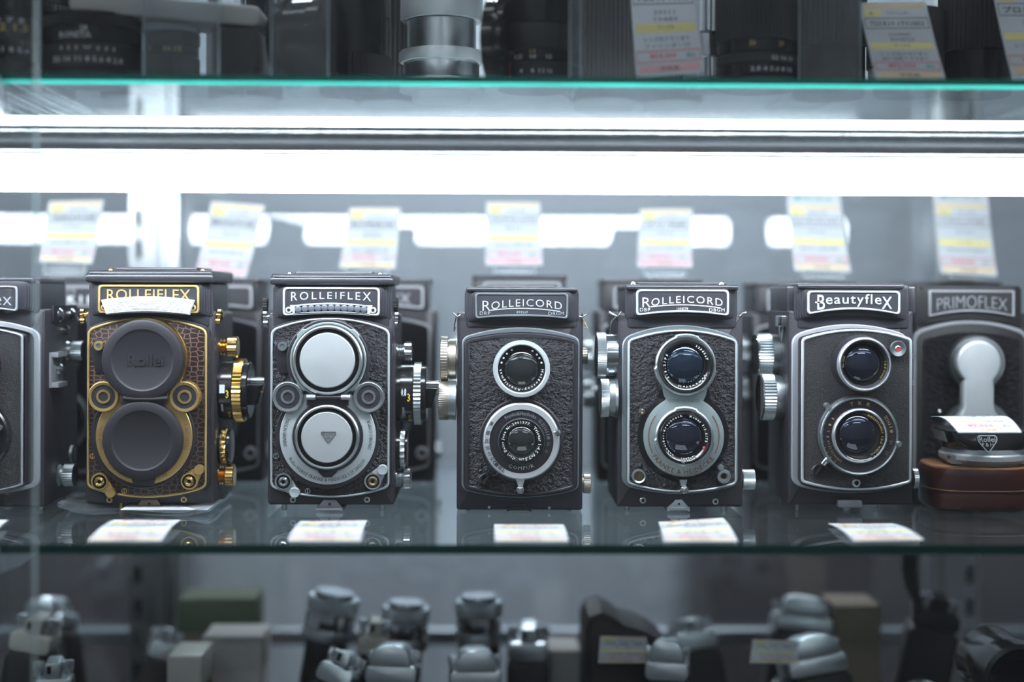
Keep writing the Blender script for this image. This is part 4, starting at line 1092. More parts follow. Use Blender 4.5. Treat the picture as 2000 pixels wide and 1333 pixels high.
# --- camera with the dumb-bell lens cap, set back ---------------------------------------
def cam_capped():
    R = Rig('twin_lens_camera', 'black twin-lens camera with satin dumb-bell lens cap, behind the brown case', 1897, 0.942)
    R.body(1787, 2008, 610, 990, 'black_paint', r=5, t1=.070)
    R.hood(1789.7, 1999, 557, 638, 628, 'matte_black', r=12, ribs=4, rib=4)
    mb = MB(); mb.prism(R.rect(1796, 1992, 556, 566, 4, 0.004), 0.003, 0.066, 'matte_black', 0.0012, back=0.001); mb.build('hood_lid', R.root)

    def words_(mb): R.bent(mb, 'PRIMOFLEX', 1828, 1966, 576, 600, 'dull_silver', 0.0005, 6, 5, -0.02, 0.0007)
    R.plate(1812, 1981, 565, 618, 607, None, 'dull_silver', 0.0002, words_, wd=4, r=4, bg='matte_black')
    R.trim(R.arch(1784, 2012, 648, 625, 950, 968, 20, 0), R.arch(1790, 2006, 654, 632, 945, 963, 14, 0), 'dull_silver', 0.0025, 0.004)
    R.face('leather_covering', R.arch(1803, 1994, 663, 648, 940, 956, 6, 0), 'black_leather', 0.0018, 0.006)
    R.face('face_panel', R.arch(1789, 2007, 652, 631, 946, 964, 14, 0), 'matte_black', 0.0034, 0.005)
    mb = MB(); R.disc(mb, 1903, 707, 0, [(54, -1), (54, 5), (52, 6), (50, 6), (49, 10, 'gloss_black'), (46, 11, 'dull_silver'), (0, 11)], 'satin_chrome', 64); mb.build('viewing_lens', R.root)
    mb = MB(); R.disc(mb, 1905, 850, 0, [(70, -1), (70, 5), (68, 6), (58, 6), (57, 5, 'gloss_black'), (52, 5, 'gloss_black'), (50, 10, 'dull_silver'), (0, 10)], 'satin_chrome', 64)
    for s_, a in (('25', -35), ('50', -52), ('100', -68)): mb.ringtext(s_, R.L(1905, 850), -.006, R.r(63), R.r(7), a - 6, a + 6, 'black_ink')
    mb.build('taking_lens', R.root)
    t = -.017
    def bell(k):
        o = []
        cx_, cy_ = 1911.5, 707.5
        for i in range(25):
            a = math.radians(140 - i * (280 / 24)); o.append((cx_ + (45 - k) * math.sin(a), cy_ - (45 - k) * math.cos(a)))
        # flare towards the lower cap
        o += [(1879.5 + k, 752), (1879.5 + k, 795), (1875 + k, 806), (1868 + k, 815)]
        for i in range(17):
            a = math.radians(225 - 270 + 0) ; aa = math.radians(-40 - i * (280 / 16)); o.append((1911 + (52 - k) * math.sin(aa), 858 - (52 - k) * math.cos(aa)))
        o += [(1954 - k, 815), (1947 - k, 806), (1942 - k, 795), (1942 - k, 752)]
        return R.xz(o, t)
    mb = MB(); mb.prism(bell(0), t, -.010, 'cap_metal', 0.0022, 4); mb.build('lens_cap', R.root, 'satin aluminium dumb-bell lens cap')
    mb = MB(); R.disc(mb, 1829.5, 803, 0, [(5, 0), (5, 3), (3.6, 5), (0, 6)], 'chrome', 18); mb.build('setting_lever', R.root)
    R.feet((1815, 1980), 950)
    return R


# --- simpler cameras of the second row -------------------------------------------------
def cam_back(cx, label, word, d=1.0, w=216, top=545, x_last=True, trimm='dull_silver', plate='dull_silver', knobs=1, wide=False):
    R = Rig('twin_lens_camera', label, cx, d, 'second row of cameras')
    l, r = cx - w / 2, cx + w / 2; b = 948
    R.body(l, r, top + 62, b - 6, 'black_paint', r=5, t1=.072)
    R.hood(l + 10, r - 12, top + 2, top + 66, top + 59, 'black_paint', r=10, ribs=2, rib=4)
    mb = MB(); mb.prism(R.rect(l + 10, r - 10, top, top + 10, 4, .004), .003, .066, 'black_paint', .0014, back=.001); mb.build('hood_lid', R.root)
    R.plate(l + 30, r - 22, top + 14, top + 60, top + 54, None, plate, .0002, (lambda mb: word(mb, R)) if word else None, wd=4.5, r=9, bg='black_paint')
    R.trim(R.arch(l + 8, r - 9, top + 90, top + 74, b - 34, b - 20, 12, 0), R.arch(l + 12.5, r - 13.5, top + 95, top + 79, b - 39, b - 25, 9, 0), trimm, .003, .004)
    R.face('leather_covering', R.arch(l + 12, r - 13, top + 94, top + 78, b - 38, b - 24, 9, 0), 'fine_leather', .004, .004)
    for nm, y, q in (('viewing_lens', top + 150, 44), ('taking_lens', top + 275, 62)):
        mb = MB(); R.disc(mb, cx, y, .002, [(q, 0), (q, 5), (q - 3, 6), (q - 10, 6), (q - 12, 4, 'gloss_black'), (28, 3, 'gloss_black'), (0, 2.6, 'matte_black')], 'satin_chrome', 48)
        g = mb.build(nm, R.root); R.glass(g, cx, y, -.0015, 27, 3, 'lens_violet')
    for k in range(knobs):
        y, q = ((690, 36), (765, 32))[k]
        R.knob(l, l - 28, y, q, 'satin_chrome', .03, -1, 36, 'focusing_knob' if k else 'winding_knob', None, 1.2)
    R.knob(r, r + 16, 878, 18, 'satin_chrome', .03, 1, 24, 'film_knob', None, 1.0)
    mb = MB(); R.disc(mb, r - 24, b - 63, .003, [(13, 0), (13, 3), (9, 4), (6, 3), (5, 1, 'matte_black'), (0, 1, 'matte_black')], 'dull_silver', 28); mb.build('flash_socket', R.root)
    R.feet((l + 22, r - 22), b - 8)
    return R

# ------------------------------------------------------------------ shop room and showcase
def room():
    X0, X1, Y0, Y1, Z0, Z1 = -3.0, 3.0, -4.6, 3.0, -1.15, 1.45
    for name, b, m in (('floor', (X0, X1, Y0, Y1, Z0 - .05, Z0), 'shop_floor'), ('ceiling', (X0, X1, Y0, Y1, Z1, Z1 + .05), 'shop_wall'),
                       ('wall_back', (X0, X1, Y1, Y1 + .05, Z0, Z1), 'far_wall'), ('wall_front', (X0, X1, Y0 - .05, Y0, Z0, Z1), 'shop_wall'),
                       ('wall_left', (X0 - .05, X0, Y0, Y1, Z0, Z1), 'shop_wall'), ('wall_right', (X1, X1 + .05, Y0, Y1, Z0, Z1), 'shop_wall')):
        mb = MB(); mb.box(*b, m); structure(mb.build(name))
    for i, (x, y) in enumerate(((-1.1, -1.7), (0.9, -1.7), (-1.1, -3.4), (0.9, -3.4), (0.05, 1.75))):
        r = thing('ceiling_light', 'white ceiling strip light over the shop, ' + ('nearer left of the front four', 'nearer right of the front four', 'farther left of the front four', 'farther right of the front four', 'the one beyond the showcase')[i], 'lamp', (x, y, Z1), 'shop ceiling lights')
        mb = MB(); mb.box(-.62, .62, -.12, .12, -.05, 0, 'box_white', .004); mb.build('housing', r)
        for q in (-.06, .06):
            mb = MB(); mb.lathe((-.58, q, -.066), (1, 0, 0), [(.014, 0), (.014, 1.16)], 'back_lamp_light' if y > 0 else 'ceiling_lamp_light', 16); mb.build('lamp_tube', r)


    for lab, xa, xb, h in (('added dark cabinet against the far wall, dimming the left side behind the showcase', -2.2, -.80, .92), ('added dark cabinet against the far wall, dimming the right side behind the showcase', .52, 2.2, .86)):  # added cabinets darken both sides of the far view
        r = thing('added_cabinet', lab, 'cabinet', ((xa + xb) / 2, 2.7, Z0)); w_ = (xb - xa) / 2
        mb = MB(); mb.box(-w_, w_, -.25, .28, 0, h, 'cabinet_grey', .01, .004); mb.build('carcass', r)
        mb = MB(); mb.box(-w_ - .01, w_ + .01, -.27, .28, h, h + .03, 'deck_grey', .004, .003); mb.build('worktop', r)
        for k in range(2):
            a = -w_ + k * w_
            mb = MB(); mb.box(a + .01, a + w_ - .01, -.268, -.25, .06, h - .02, 'cabinet_grey', .004, .003); d_ = mb.build('door', r)
            mb = MB(); mb.box(a + w_ * .5 - .06, a + w_ * .5 + .06, -.285, -.268, h - .12, h - .105, 'satin_chrome', .004); mb.build('handle', d_)


SHELF_T = 0.0052
UP_TILT = 0.92      # the upper sheet sits a little higher at the back
UPZ = P(1000, 168, -0.11).z      # underside of the upper shelf at its front edge


def glass_shelf(label, z, tilt):
    """Sheet with ground edges; z is the underside at the front edge; the sheet rises by tilt towards the back."""
    r = thing('glass_shelf', label, 'shelf', (0, -0.11, z), rot=(tilt, 0, 0))
    L_, W_ = .62, .375
    mb = MB(); mb.box(-L_, L_, .0004, W_ - .0004, 0, SHELF_T, 'shelf_glass'); mb.build('glass_sheet', r)
    for nm, y, s in (('front_edge', 0.0, 1), ('rear_edge', W_, -1)):
        mb = MB(); c = .0016
        mb.add([(-L_, y, c), (L_, y, c), (L_, y, SHELF_T), (-L_, y, SHELF_T)], [(0, 1, 2, 3)], 'glass_edge')
        mb.add([(-L_, y + s * .0005, 0), (L_, y + s * .0005, 0), (L_, y, c), (-L_, y, c)], [(0, 1, 2, 3)], 'lit_edge' if tilt else 'glass_edge')  # only the upper shelf gets the lit copy of the edge glass
        mb.build(nm, r, 'green ground glass edge')


def showcase():
    glass_shelf('clear glass shelf carrying the row of twin-lens cameras', -SHELF_T, 0.0)
    glass_shelf('clear glass shelf with bright green front edge above the lamp', UPZ, math.radians(UP_TILT))
    mb = MB(); mb.box(-.62, .62, -.12, .30, -.262, -.244, 'deck_grey', .003); tag(mb.build('display_deck'), 'dark grey deck under the jumbled old cameras at the bottom', 'shelf')
    mb = MB(); mb.box(-.62, .62, .294, .299, -.262, .75, 'back_glass'); structure(mb.build('window_1'))
    mb = MB(); mb.box(-.62, .62, .280, .292, -.150, -.138, 'grey_trim', .002, .001); structure(mb.build('trim_1'))
    # slotted uprights
    for px, label in ((305, 'slotted aluminium upright behind the gold trimmed camera'), (1862, 'slotted aluminium upright at the right behind the capped camera')):
        c = P(px, 600, .275)
        r = thing('shelf_upright', label, 'upright', (c.x, .275, -.244))
        mb = MB(); s = 1 if px < 1000 else -1
        # front flange with slots (outer side), and the round-edged main column
        zs = 0.0; hh = 1.0
        x0, x1 = (-.020, -.006) if s > 0 else (.006, .020)
        mb.box(x0, x0 + .0045, -.004, .014, 0, hh, 'aluminium', 0, .0003); mb.box(x1 - .0045, x1, -.004, .014, 0, hh, 'aluminium', 0, .0003)
        z = 0.004
        while z < hh - .02:
            mb.box(x0 + .0044, x1 - .0044, -.003, .012, z, z + .011, 'aluminium'); z += .026
        mb.box(x0 + .004, x1 - .004, .010, .015, 0, hh, 'matte_black')
        a, b = (x1, .019) if s > 0 else (-.019, x0)
        mb.prism([(a, 0), (b, 0), (b, hh), (a, hh)], -.008, .015, 'aluminium', .002)
        w_ = (a + b) / 2
        mb.box(w_ + .004 * s, w_ + .0055 * s, -.0085, -.006, 0, hh, 'matte_black')
        mb.build('column', r)
    # shelf brackets
    for zz, tilt, lab in ((-SHELF_T, 0.0, 'main'), (UPZ, math.radians(UP_TILT), 'upper')):
        for s in (-1, 1):
            xr, xf = (-.288, -.262) if s < 0 else (.352, .372)
            nm = 'under the %s glass shelf at the %s' % ('camera' if lab == 'main' else 'upper', 'left' if s < 0 else 'right')
            r = thing('shelf_bracket', 'thin metal bracket ' + nm, 'bracket', (0, -.11, zz), 'shelf brackets', (tilt, 0, 0))
            mb = MB(); h = .0125
            v = []
            for x, y, d in ((xf, .004, .011), (xf + (xr - xf) * .12, .045, .0150), (xf + (xr - xf) * .5, .19, .0135), (xr, .376, .018)):
                v.append([(x - .0014, y, -.0002), (x + .0014, y, -.0002), (x + .0014, y, -d), (x - .0014, y, -d)])
            if lab == 'main': mb.loft(v, 'aluminium')
            else:
                for dz, dx in ((-.0032, 0), (-.0070, .0012), (-.0108, 0)):
                    mb.tube([(xf + dx, .006, dz), (xf + (xr - xf) * .3 + dx, .10, dz), (xr + dx, .376, dz)], .0021, 'chrome', 14)
            mb.build('arm', r)
            mb = MB(); mb.box(xf - .002, xf + .002, -.003, .004, -.011 if lab == 'main' else -.020, .004, 'satin_chrome', .001, .0008); mb.build('clip', r)
    # lamps: aluminium rail with a fluorescent tube under it
    for nm, z0, mat, lab in (('tube_lamp', 0.0, 'tube_light', 'long bright fluorescent tube with aluminium rail under the upper glass shelf'),
                             ('tube_lamp', .262, 'far_tube_light', 'fluorescent tube with aluminium rail over the lens shelf, above the picture')):
        c = P(1000, 342, -.060); tz = c.z + z0
        r = thing(nm, lab, 'lamp', (0, -.060, tz))
        mb = MB(); mb.lathe((-.60, 0, 0), (1, 0, 0), [(.0104, 0), (.0104, .990)], mat, 40); mb.build('tube', r)
        for x0, x1 in ((-.625, -.598), (.388, .415)):
            mb = MB(); mb.box(x0, x1, -.011, .011, -.012, .022, 'box_white', .003, .001); mb.build('lamp_holder', r)
        mb = MB()
        prof = [(-.0190, .0294), (-.0088, .0232), (-.0120, .0230), (-.0060, .0193), (-.0098, .0189), (-.0098, .0156), (-.0085, .0121), (.010, .0121), (.012, .020), (.008, .0294), (-.012, .0302)]
        L_ = [[(x, y, z) for y, z in prof] for x in (-.625, .62)]
        mb.loft(L_, 'rail_metal'); mb.build('rail', r)
    # sliding front doors
    e = P(80, 600, -.160)
    for nm, xa, xb, y, in (('door_1', -.62, e.x, -.168), ('door_2', e.x - .02, .62, -.150)):
        r = bpy.data.objects.new(nm, None); COL.objects.link(r); structure(r); r.location = (0, y, 0)
        mb = MB(); mb.box(xa + .0006, xb - .0006, -.0025, .0025, -.26, .60, 'door_glass'); mb.build('glass_pane', r)
        if nm == 'door_1':
            mb = MB(); mb.add([(xb, -.0025, -.26), (xb, .0025, -.26), (xb, .0025, .60), (xb, -.0025, .60)], [(0, 1, 2, 3)], 'door_edge'); mb.build('pane_edge', r)


# ------------------------------------------------------------------ price tags
def card(name, label, cn, bulge, style, wr, group=None, curl=0.0):
    """cn: four corners TL, TR, BR, BL; wr: dict of what is printed."""
    TL, TR, BR, BL = [Vector(c) for c in cn]
    n = (TR - TL).cross(BL - TL).normalized()
    if n.dot(CO - TL) < 0: n = -n
    org = (TL + TR + BR + BL) / 4

    def S(u, v, w_):
        a = TL.lerp(TR, u); b = BL.lerp(BR, u); p = a.lerp(b, v)
        return tuple(p + n * (bulge * math.sin(PI * v) + curl * (v - .5) ** 3 * 8 + w_) - org)
    mb = MB()
    mb.grid(S, 6, 14, 'paper', .00025)

    def rect(u0, u1, v0, v1, mat, h=.00008):
        mb.grid(lambda u, v, w_: S(u0 + (u1 - u0) * u, v0 + (v1 - v0) * v, h), 3, 3, mat)

    def box(u0, u1, v0, v1, mat, t=.012):
        rect(u0, u1, v0, v0 + t, mat); rect(u0, u1, v1 - t, v1, mat); rect(u0, u0 + t, v0, v1, mat); rect(u1 - t, u1, v0, v1, mat)

    def txt(s, u0, u1, v0, v1, mat, bold=0.01):
        mb.text(s, lambda a, b, c: S(u0 + (u1 - u0) * a, v1 + (v0 - v1) * b, .00016 + .00004 * c), mat, bold, 1)
    v0 = wr.get('head', 0.0); q = lambda v: v0 + (1 - v0) * v
    if v0: txt('値下げしました', .14, .84, .05, .11, wr.get('head_ink', 'green_ink'), .02)
    rect(.04, .96, q(.03), q(.085), 'band_tan'); rect(.05, .30, q(.10), q(.18), 'band_yellow')
    txt(wr.get('code', 'A'), .12, .18, q(.115), q(.165), 'grey_ink'); txt(wr['maker'], .38, .72, q(.115), q(.165), 'grey_ink')
    box(.03, .97, q(.20), q(.335), 'black_ink', .008); txt(wr['model'], .10, .90, q(.235), q(.305), 'black_ink', .02)
    txt(wr['serial'], .34, .66, q(.39), q(.43), 'grey_ink')
    if wr.get('serial2'): txt(wr['serial2'], .34, .70, q(.455), q(.495), 'grey_ink')
    rect(.04, .96, q(.515), q(.60), 'band_yellow'); txt(wr.get('grade', 'ランクB'), .38, .62, q(.53), q(.57), 'grey_ink')
    txt(wr['note'], .16, .84, q(.635), q(.685), 'grey_ink')
    if wr.get('note2'): txt(wr['note2'], .16, .84, q(.70), q(.745), 'grey_ink')
    box(.03, .97, q(.765), q(.875), 'red_ink', .009); txt(wr['price'], .22, .62, q(.79), q(.85), 'red_ink', .015); txt('税込', .77, .90, q(.80), q(.845), 'green_ink')
    rect(.05, .95, q(.90), q(.965), 'band_pink' if style == 'pink' else 'band_tan'); txt('中古品', .36, .64, q(.912), q(.955), 'brown_ink', .015)
    o = mb.build(name, None, None, org)
    return tag(o, label, 'price tag', group)


def stand(label, px, py_top, py_bot, w, y, base):
    """Clear acrylic easel for a tag: base tongue, leaning back plate with thick polished side edges, front lip."""
    a = P(px, py_bot, y); top = P(px, py_top, y)
    h = max(.012, top.z - base)
    r = thing('acrylic_stand', label, 'tag stand', (a.x, y, base), 'acrylic tag stands')
    mb = MB()
    mb.box(-w / 2, w / 2, -.006, .022, 0, .002, 'glow_acrylic', 0, .0004); mb.build('base_plate', r)
    mb = MB(); lean = .25
    mb.loft([[(x, yy + lean * z, z) for x, yy in ((-w / 2, .0), (w / 2, .0), (w / 2, .0022), (-w / 2, .0022))] for z in (.002, h)], 'glow_acrylic')
    mb.build('back_plate', r)
    for s in (-1, 1):
        mb = MB(); x0 = s * w / 2 - .0016 if s > 0 else -w / 2
        mb.loft([[(x, yy + lean * z, z) for x, yy in ((x0, -.003), (x0 + .0016, -.003), (x0 + .0016, .0), (x0, .0))] for z in (.002, h * .9)], 'acrylic_edge'); mb.build('side_rib', r)


def tags():
    G = 'price tags standing behind the cameras'
    yb, yt = .150, .166
    rear = [
        ((95, 392), (202, 390), (180, 517), (72, 513), 'tan', dict(maker='YASHICA', model='YASHICA ROOKIE', serial='107087', note='80/3.5 M7161-BL1', price='¥11,000'), 'white price tag above the gap between the two leftmost front cameras', 545),
        ((412, 392), (517, 400), (480, 545), (380, 540), 'pink', dict(maker='ミノルタ', model='MINOLTA AUTOCORD', serial='203120', note='75/3.5 ROKKOR', price='¥25,000'), 'leaning white price tag right of the upright, above the gold trimmed camera', 548),
        ((682, 404), (783, 405), (772, 527), (662, 525), 'tan', dict(maker='リコー', model='RICOHFLEX DIA', serial='33450', serial2='RIKEN', note='80/3.5 RIKENON', note2='元箱付', price='¥15,000'), 'white price tag above the camera with silver metal lens caps', 545),
        ((950, 393), (1055, 394), (1060, 520), (948, 520), 'pink', dict(maker='マミヤ', model='マミヤフレックス', serial='4410', note='75/3.5 SEKOR', price='¥12,000'), 'white price tag with pink strip above the worn camera with brownish knobs', 540),
        ((1250, 407), (1353, 406), (1352, 524), (1244, 523), 'pink', dict(maker='トプコン', model='プリモJR', serial='77210', note='60/2.8 TOPCOR', price='¥18,000'), 'white price tag with pink strip above the grey ring plate camera', 545),
        ((1536, 374), (1640, 377), (1662, 533), (1552, 530), 'tan', dict(head=.135, maker='BEAUTY', model='ビューティフレックス', serial='5520', note='80/3.5 CANTER', price='¥18,000'), 'price tag with green writing on top, above the ridged knob camera', 552),
        ((1822, 370), (1929, 372), (1948, 541), (1838, 535), 'tan', dict(head=.135, maker='TOPCON', model='プリモフレックスIVA', serial='135392/190084', note='75/3.5 TOKO', price='¥18,000'), 'price tag with green writing, above the capped camera', 558),
    ]
    for (a, b, c, d, st, wr, lab, pb) in rear:
        cn = [P(*a, yt), P(*b, yt), P(*c, yb), P(*d, yb)]
        card('price_tag', lab, cn, -.0018, st, wr, G, curl=.001)
        px = (c[0] + d[0]) / 2
        base = .1455 if px < 1800 else .1455
        stand('clear acrylic tag stand ' + ('behind the gap between the two leftmost front cameras', 'under the leaning tag above the gold trimmed camera', 'above the camera with silver metal lens caps', 'above the worn camera with brownish knobs', 'above the grey ring plate camera', 'above the ridged knob camera', 'above the capped camera at right')[rear.index((a, b, c, d, st, wr, lab, pb))], px, (c[1] + d[1]) / 2 - 14, pb, .031, yb + .004, base)
    G2 = 'price tags lying at the front of the shelf'
    low = [
        ((-125, 1016), (16, 1016), (-20, 1058), (-170, 1058), 'price tag before the camera cut off at left, only its corner in view', 'tan'),
        ((222, 1016), (353, 1016), (315, 1061), (171, 1061), 'white price tag lying in front of the gold trimmed camera', 'tan'),
        ((587, 1018), (717, 1017), (704, 1062), (562, 1062), 'white price tag lying in front of the camera with silver lens caps', 'tan'),
        ((965, 1025), (1100, 1025), (1110, 1061), (967, 1061), 'straight white price tag lying in front of the worn camera', 'tan'),
        ((1286, 1020), (1412, 1012), (1441, 1060), (1297, 1061), 'twisted white price tag lying in front of the grey ring plate camera', 'tan'),
        ((1617, 1023), (1742, 1023), (1805, 1055), (1668, 1057), 'curled white price tag lying in front of the ridged knob camera', 'tan'),
    ]
    for k, (a, b, c, d, lab, st) in enumerate(low):
        cn = []
        for (x, y), pl in ((a, -.048), (b, -.048), (c, -.104), (d, -.104)):
            p = P(x, y, pl); p.z = max(p.z, .0009); cn.append(p)
        card('price_tag', lab, cn, .0016, st, dict(head=.15, head_ink='red_ink', maker='ローライ', model='ローライフレックス 3.5F' if k % 2 else 'ローライコード', serial='28420', note='75/3.5', price='¥98,000'), G2)
    # tag on the lens hood
    cn = [P(1818, 814, -.004), P(1950, 813, -.004), P(1996, 845, -.052), P(1872, 845, -.052)]
    card('price_tag', 'curved price tag lying on top of the black square lens hood', cn, .0035, 'tan', dict(maker='ローライ', model='ローライ フード R1', serial='41', note='ケース付', price='¥2,000'))
    G3 = 'price tags on the lens shelf'
    for a, b, c, d, st, wr, lab in (
        ((1228, -62), (1350, -62), (1377, 142), (1243, 152), 'pink', dict(maker='フォクトレンダー', model="プロミネント50/1.5", serial='33011', serial2='10480', note='レンズ内クモリあり', note2='ファインダー付', price='¥54,000'), 'white price tag with pink strip before the silver lens on the upper shelf'),
        ((1677, 5), (1808, 3), (1848, 157), (1712, 156), 'tan', dict(maker='フォクトレンダー', model='プロミネント ノクトン50/1.5', serial='3034441', serial2='4204723', note='レンズ内クモリあり', note2='絞り羽根アブラあり', price='¥52,000'), 'leaning white price tag with tan strips on the upper shelf, fully in view'),
        ((1936, -30), (2072, -30), (2112, 150), (1976, 150), 'tan', dict(maker='フォクトレンダー', model='プロミネント', serial='3034', note='レンズ内クモリ', price='¥38,000'), 'leaning white price tag on the upper shelf cut off by the right picture edge')):
        cn = [P(*a, -.060), P(*b, -.060), P(*c, -.085), P(*d, -.085)]
        card('price_tag', lab, cn, -.001, st, wr, G3)


# ------------------------------------------------------------------ small things on the main shelf
def small_things():
    # crumpled clear bag under the gold trimmed camera
    c = P(292, 1000, .02)
    mb = MB(); rnd = random.Random(3)
    a, b, cc, d = [P(112, 990, -.012), P(408, 1013, -.014), P(452, 975, .055), P(165, 962, .07)]
    for q in (a, b, cc, d): q.z = 0

    def film(u, v, w_):
        p = d.lerp(cc, u).lerp(a.lerp(b, u), v)
        z = .0016 + .0012 * math.sin(9 * u + 4 * v) * math.sin(7 * v) + (.0055 * max(0, 1 - u * 4) ** 1.5 * (v) + .002 * max(0, u * 6 - 5)) + (0.0012 if w_ == 0 else 0)
        return (p.x - c.x, p.y - c.y, max(.0006, z) - (0 if w_ == 0 else .0010))
    mb.grid(film, 24, 14, 'plastic_film', .001)
    o = tag(mb.build('plastic_bag', None, None, (c.x, c.y, 0)), 'flat crumpled clear plastic bag under the gold trimmed camera', 'bag')
    mb = MB(); q0, q1 = P(235, 1005, -.010) , P(405, 1009, -.010)
    mb.box(q0.x - c.x, q1.x - c.x, q0.y - c.y, q0.y - c.y + .045, .0030, .0034, 'paper'); mb.build('paper_insert', o)
    # round-cornered brown leather case with the upturned lens hood on it
    cs = P(1895, 1004, .035)
    r = thing('leather_case', 'round brown leather lens case at the right, below the black lens hood', 'case', (cs.x, .028, 0))
    px2m = lambda px, d: px * d / F
    hw, hd = px2m(101, .90), .029

    def sup(k, ex=3.2):
        return [(hw * k * math.copysign(abs(math.cos(t)) ** (2 / ex), math.cos(t)), hd * k * math.copysign(abs(math.sin(t)) ** (2 / ex), math.sin(t))) for t in [2 * PI * i / 56 for i in range(56)]]
    ztop = P(1895, 915, .0).z
    def stack(prof): return [[(x, y, z) for x, y in sup(k)] for k, z in prof]
    mb = MB(); zs = ztop * .43
    mb.loft(stack([(.93, .0008), (.97, .0022), (.985, .005), (.985, zs - .001), (.975, zs)]), 'brown_leather'); mb.build('case_body', r)
    mb = MB(); mb.loft(stack([(.99, zs), (1.0, zs + .0008), (1.0, ztop - .006), (.99, ztop - .003), (.965, ztop - .001)]), 'brown_leather'); 
    mb.loft(stack([(.965, ztop - .001), (.95, ztop)]), 'tan_edge')
    mb.build('case_lid', r)
    mb = MB(); mb.loft(stack([(1.0, zs + .0012), (1.006, zs + .0016), (1.0, zs + .002)]), 'tan_edge', False, False); mb.build('seam', r)
    # lens hood
    hz = ztop + .0003
    r2 = thing('lens_hood', 'black square lens hood with chrome bayonet ring standing on the brown case', 'lens hood', (cs.x + px2m(14, .9), .026, hz))
    rw = px2m(84, .885); zr = P(1908, 880, .004).z - hz
    mb = MB(); mb.lathe((0, 0, 0), (0, 0, 1), [(rw * .86, 0), (rw * .9, .0016), (rw * .98, .003), (rw, .0036), (rw, zr * .62), (rw * .97, zr * .7), (rw * .93, zr * .72), (rw * .93, zr), (rw * .7, zr)], 'cap_metal', 64)
    for k in range(3):
        a_ = math.radians(-90 + k * 120 + 60); mb.box(rw * .92 * math.cos(a_) - .004, rw * .92 * math.cos(a_) + .004, rw * .92 * math.sin(a_) - .003, rw * .92 * math.sin(a_) + .003, .001, zr * .62, 'satin_chrome', .001)
    mb.build('bayonet_ring', r2, 'chrome bayonet ring')
    zt = P(1908, 846, -.004).z - hz
    def sq(k, ex, sy=.74): return [(k * math.copysign(abs(math.cos(t)) ** (2 / ex), math.cos(t)), k * sy * math.copysign(abs(math.sin(t)) ** (2 / ex), math.sin(t))) for t in [2 * PI * i / 64 for i in range(64)]]
    mb = MB(); A_, B_ = rw * .94, px2m(90, .868)
    lay = []
    for i in range(9):
        q = i / 8; k = A_ + (B_ - A_) * q; ex = 2.2 + 7 * q ** 1.3
        lay.append([(x, y, zr * .98 + (zt - zr * .98) * q) for x, y in sq(k, ex, .96 - .22 * q)])
    for k_, z_ in ((B_ * .97, zt), (B_ * .94, zt - .002)): lay.append([(x, y, z_) for x, y in sq(k_, 9.2)])
    mb.loft(lay, 'gloss_black')
    mb.build('hood_shade', r2)
    mb = MB(); ex_, ey = px2m(20, .86), -(B_ * .775 + .0004)
    zc = P(1943, 871, -.01).z - hz; xo = P(1943, 871, -.01).x - r2.location.x
    hgt = [(-20, 12), (-16, 16), (16, 16), (20, 12), (19, 4), (4, -15), (0, -17), (-4, -15), (-19, 4)]
    H_ = [(xo + px2m(a_, .86), zc + px2m(b_, .86)) for a_, b_ in hgt]
    yf = 0.0
    mb.ring(H_, inset(H_, px2m(1.6, .86)), yf - .0007, yf + .004, 'satin_chrome'); mb.prism(inset(H_, px2m(1.6, .86)), yf - .0002, yf + .004, 'gloss_black')
    def em(s_, x0, x1, z0, z1): mb.text(s_, lambda u, v, w_: (xo + px2m(x0 + (x1 - x0) * u, .86), yf - .0002 - .0004 * w_, zc + px2m(z0 + (z1 - z0) * v, .86)), 'satin_chrome', .0, 2)
    em('Rollei', -16, 16, 3, 13); em('F & H', -11, 11, -6, 1)
    fy = lambda z: -(A_ + (B_ - A_) * (z - zr) / (zt - zr)) * (.96 - .22 * (z - zr) / (zt - zr)) - .0003
    mb.v = [(x, y + fy(z), z) for x, y, z in mb.v]      # follow the leaning face
    mb.build('badge', r2, 'heart shaped silver outlined badge')
    mb = MB(); 
    z0, z1 = zc + px2m(-1, .86), zc + px2m(19, .86)
    kx = lambda z: -(A_ + (B_ - A_) * (z - zr) / (zt - zr)) * .995
    mb.loft([[(kx(z) + dx_, yy, z) for dx_, yy in ((-.0004, .013), (-.0004, -.011), (.0012, -.011), (.0012, .013))] for z in (z0, z1)], 'box_white')
    mb.build('sticker', r2, 'grey white sticker')


# ------------------------------------------------------------------ upper shelf
def barrel(name, label, px, y, base, segs, group, seg=80):
    """Upright lens barrel: segs = (part, z0, z1, radius, material, teeth, marks)."""
    c = P(px, 150, y)
    r = thing(name, label, 'lens', (c.x, y, base), group)
    for pn, z0, z1, rad, mat, teeth, marks in segs:
        mb = MB(); n = teeth * 2 if teeth else seg
        td = rad * .05 if teeth else 0
        mb.lathe((0, 0, z0), (0, 0, 1), [(rad - .0008, 0), (rad, .0006, mat, td), (rad, z1 - z0 - .0006, mat, td), (rad - .0008, z1 - z0)], mat, n)
        for s_, a, v0, v1, w_, m_ in marks:
            def fn(u, v, q, a=a, v0=v0, v1=v1, w_=w_):
                an = math.radians(a + w_ * (u - .5)); rr = rad + .0001 + .0002 * q
                return (rr * math.sin(an), -rr * math.cos(an), v0 + (v1 - v0) * v)
            mb.text(s_, fn, m_, .01, 1)
        mb.build(pn, r)
    return r


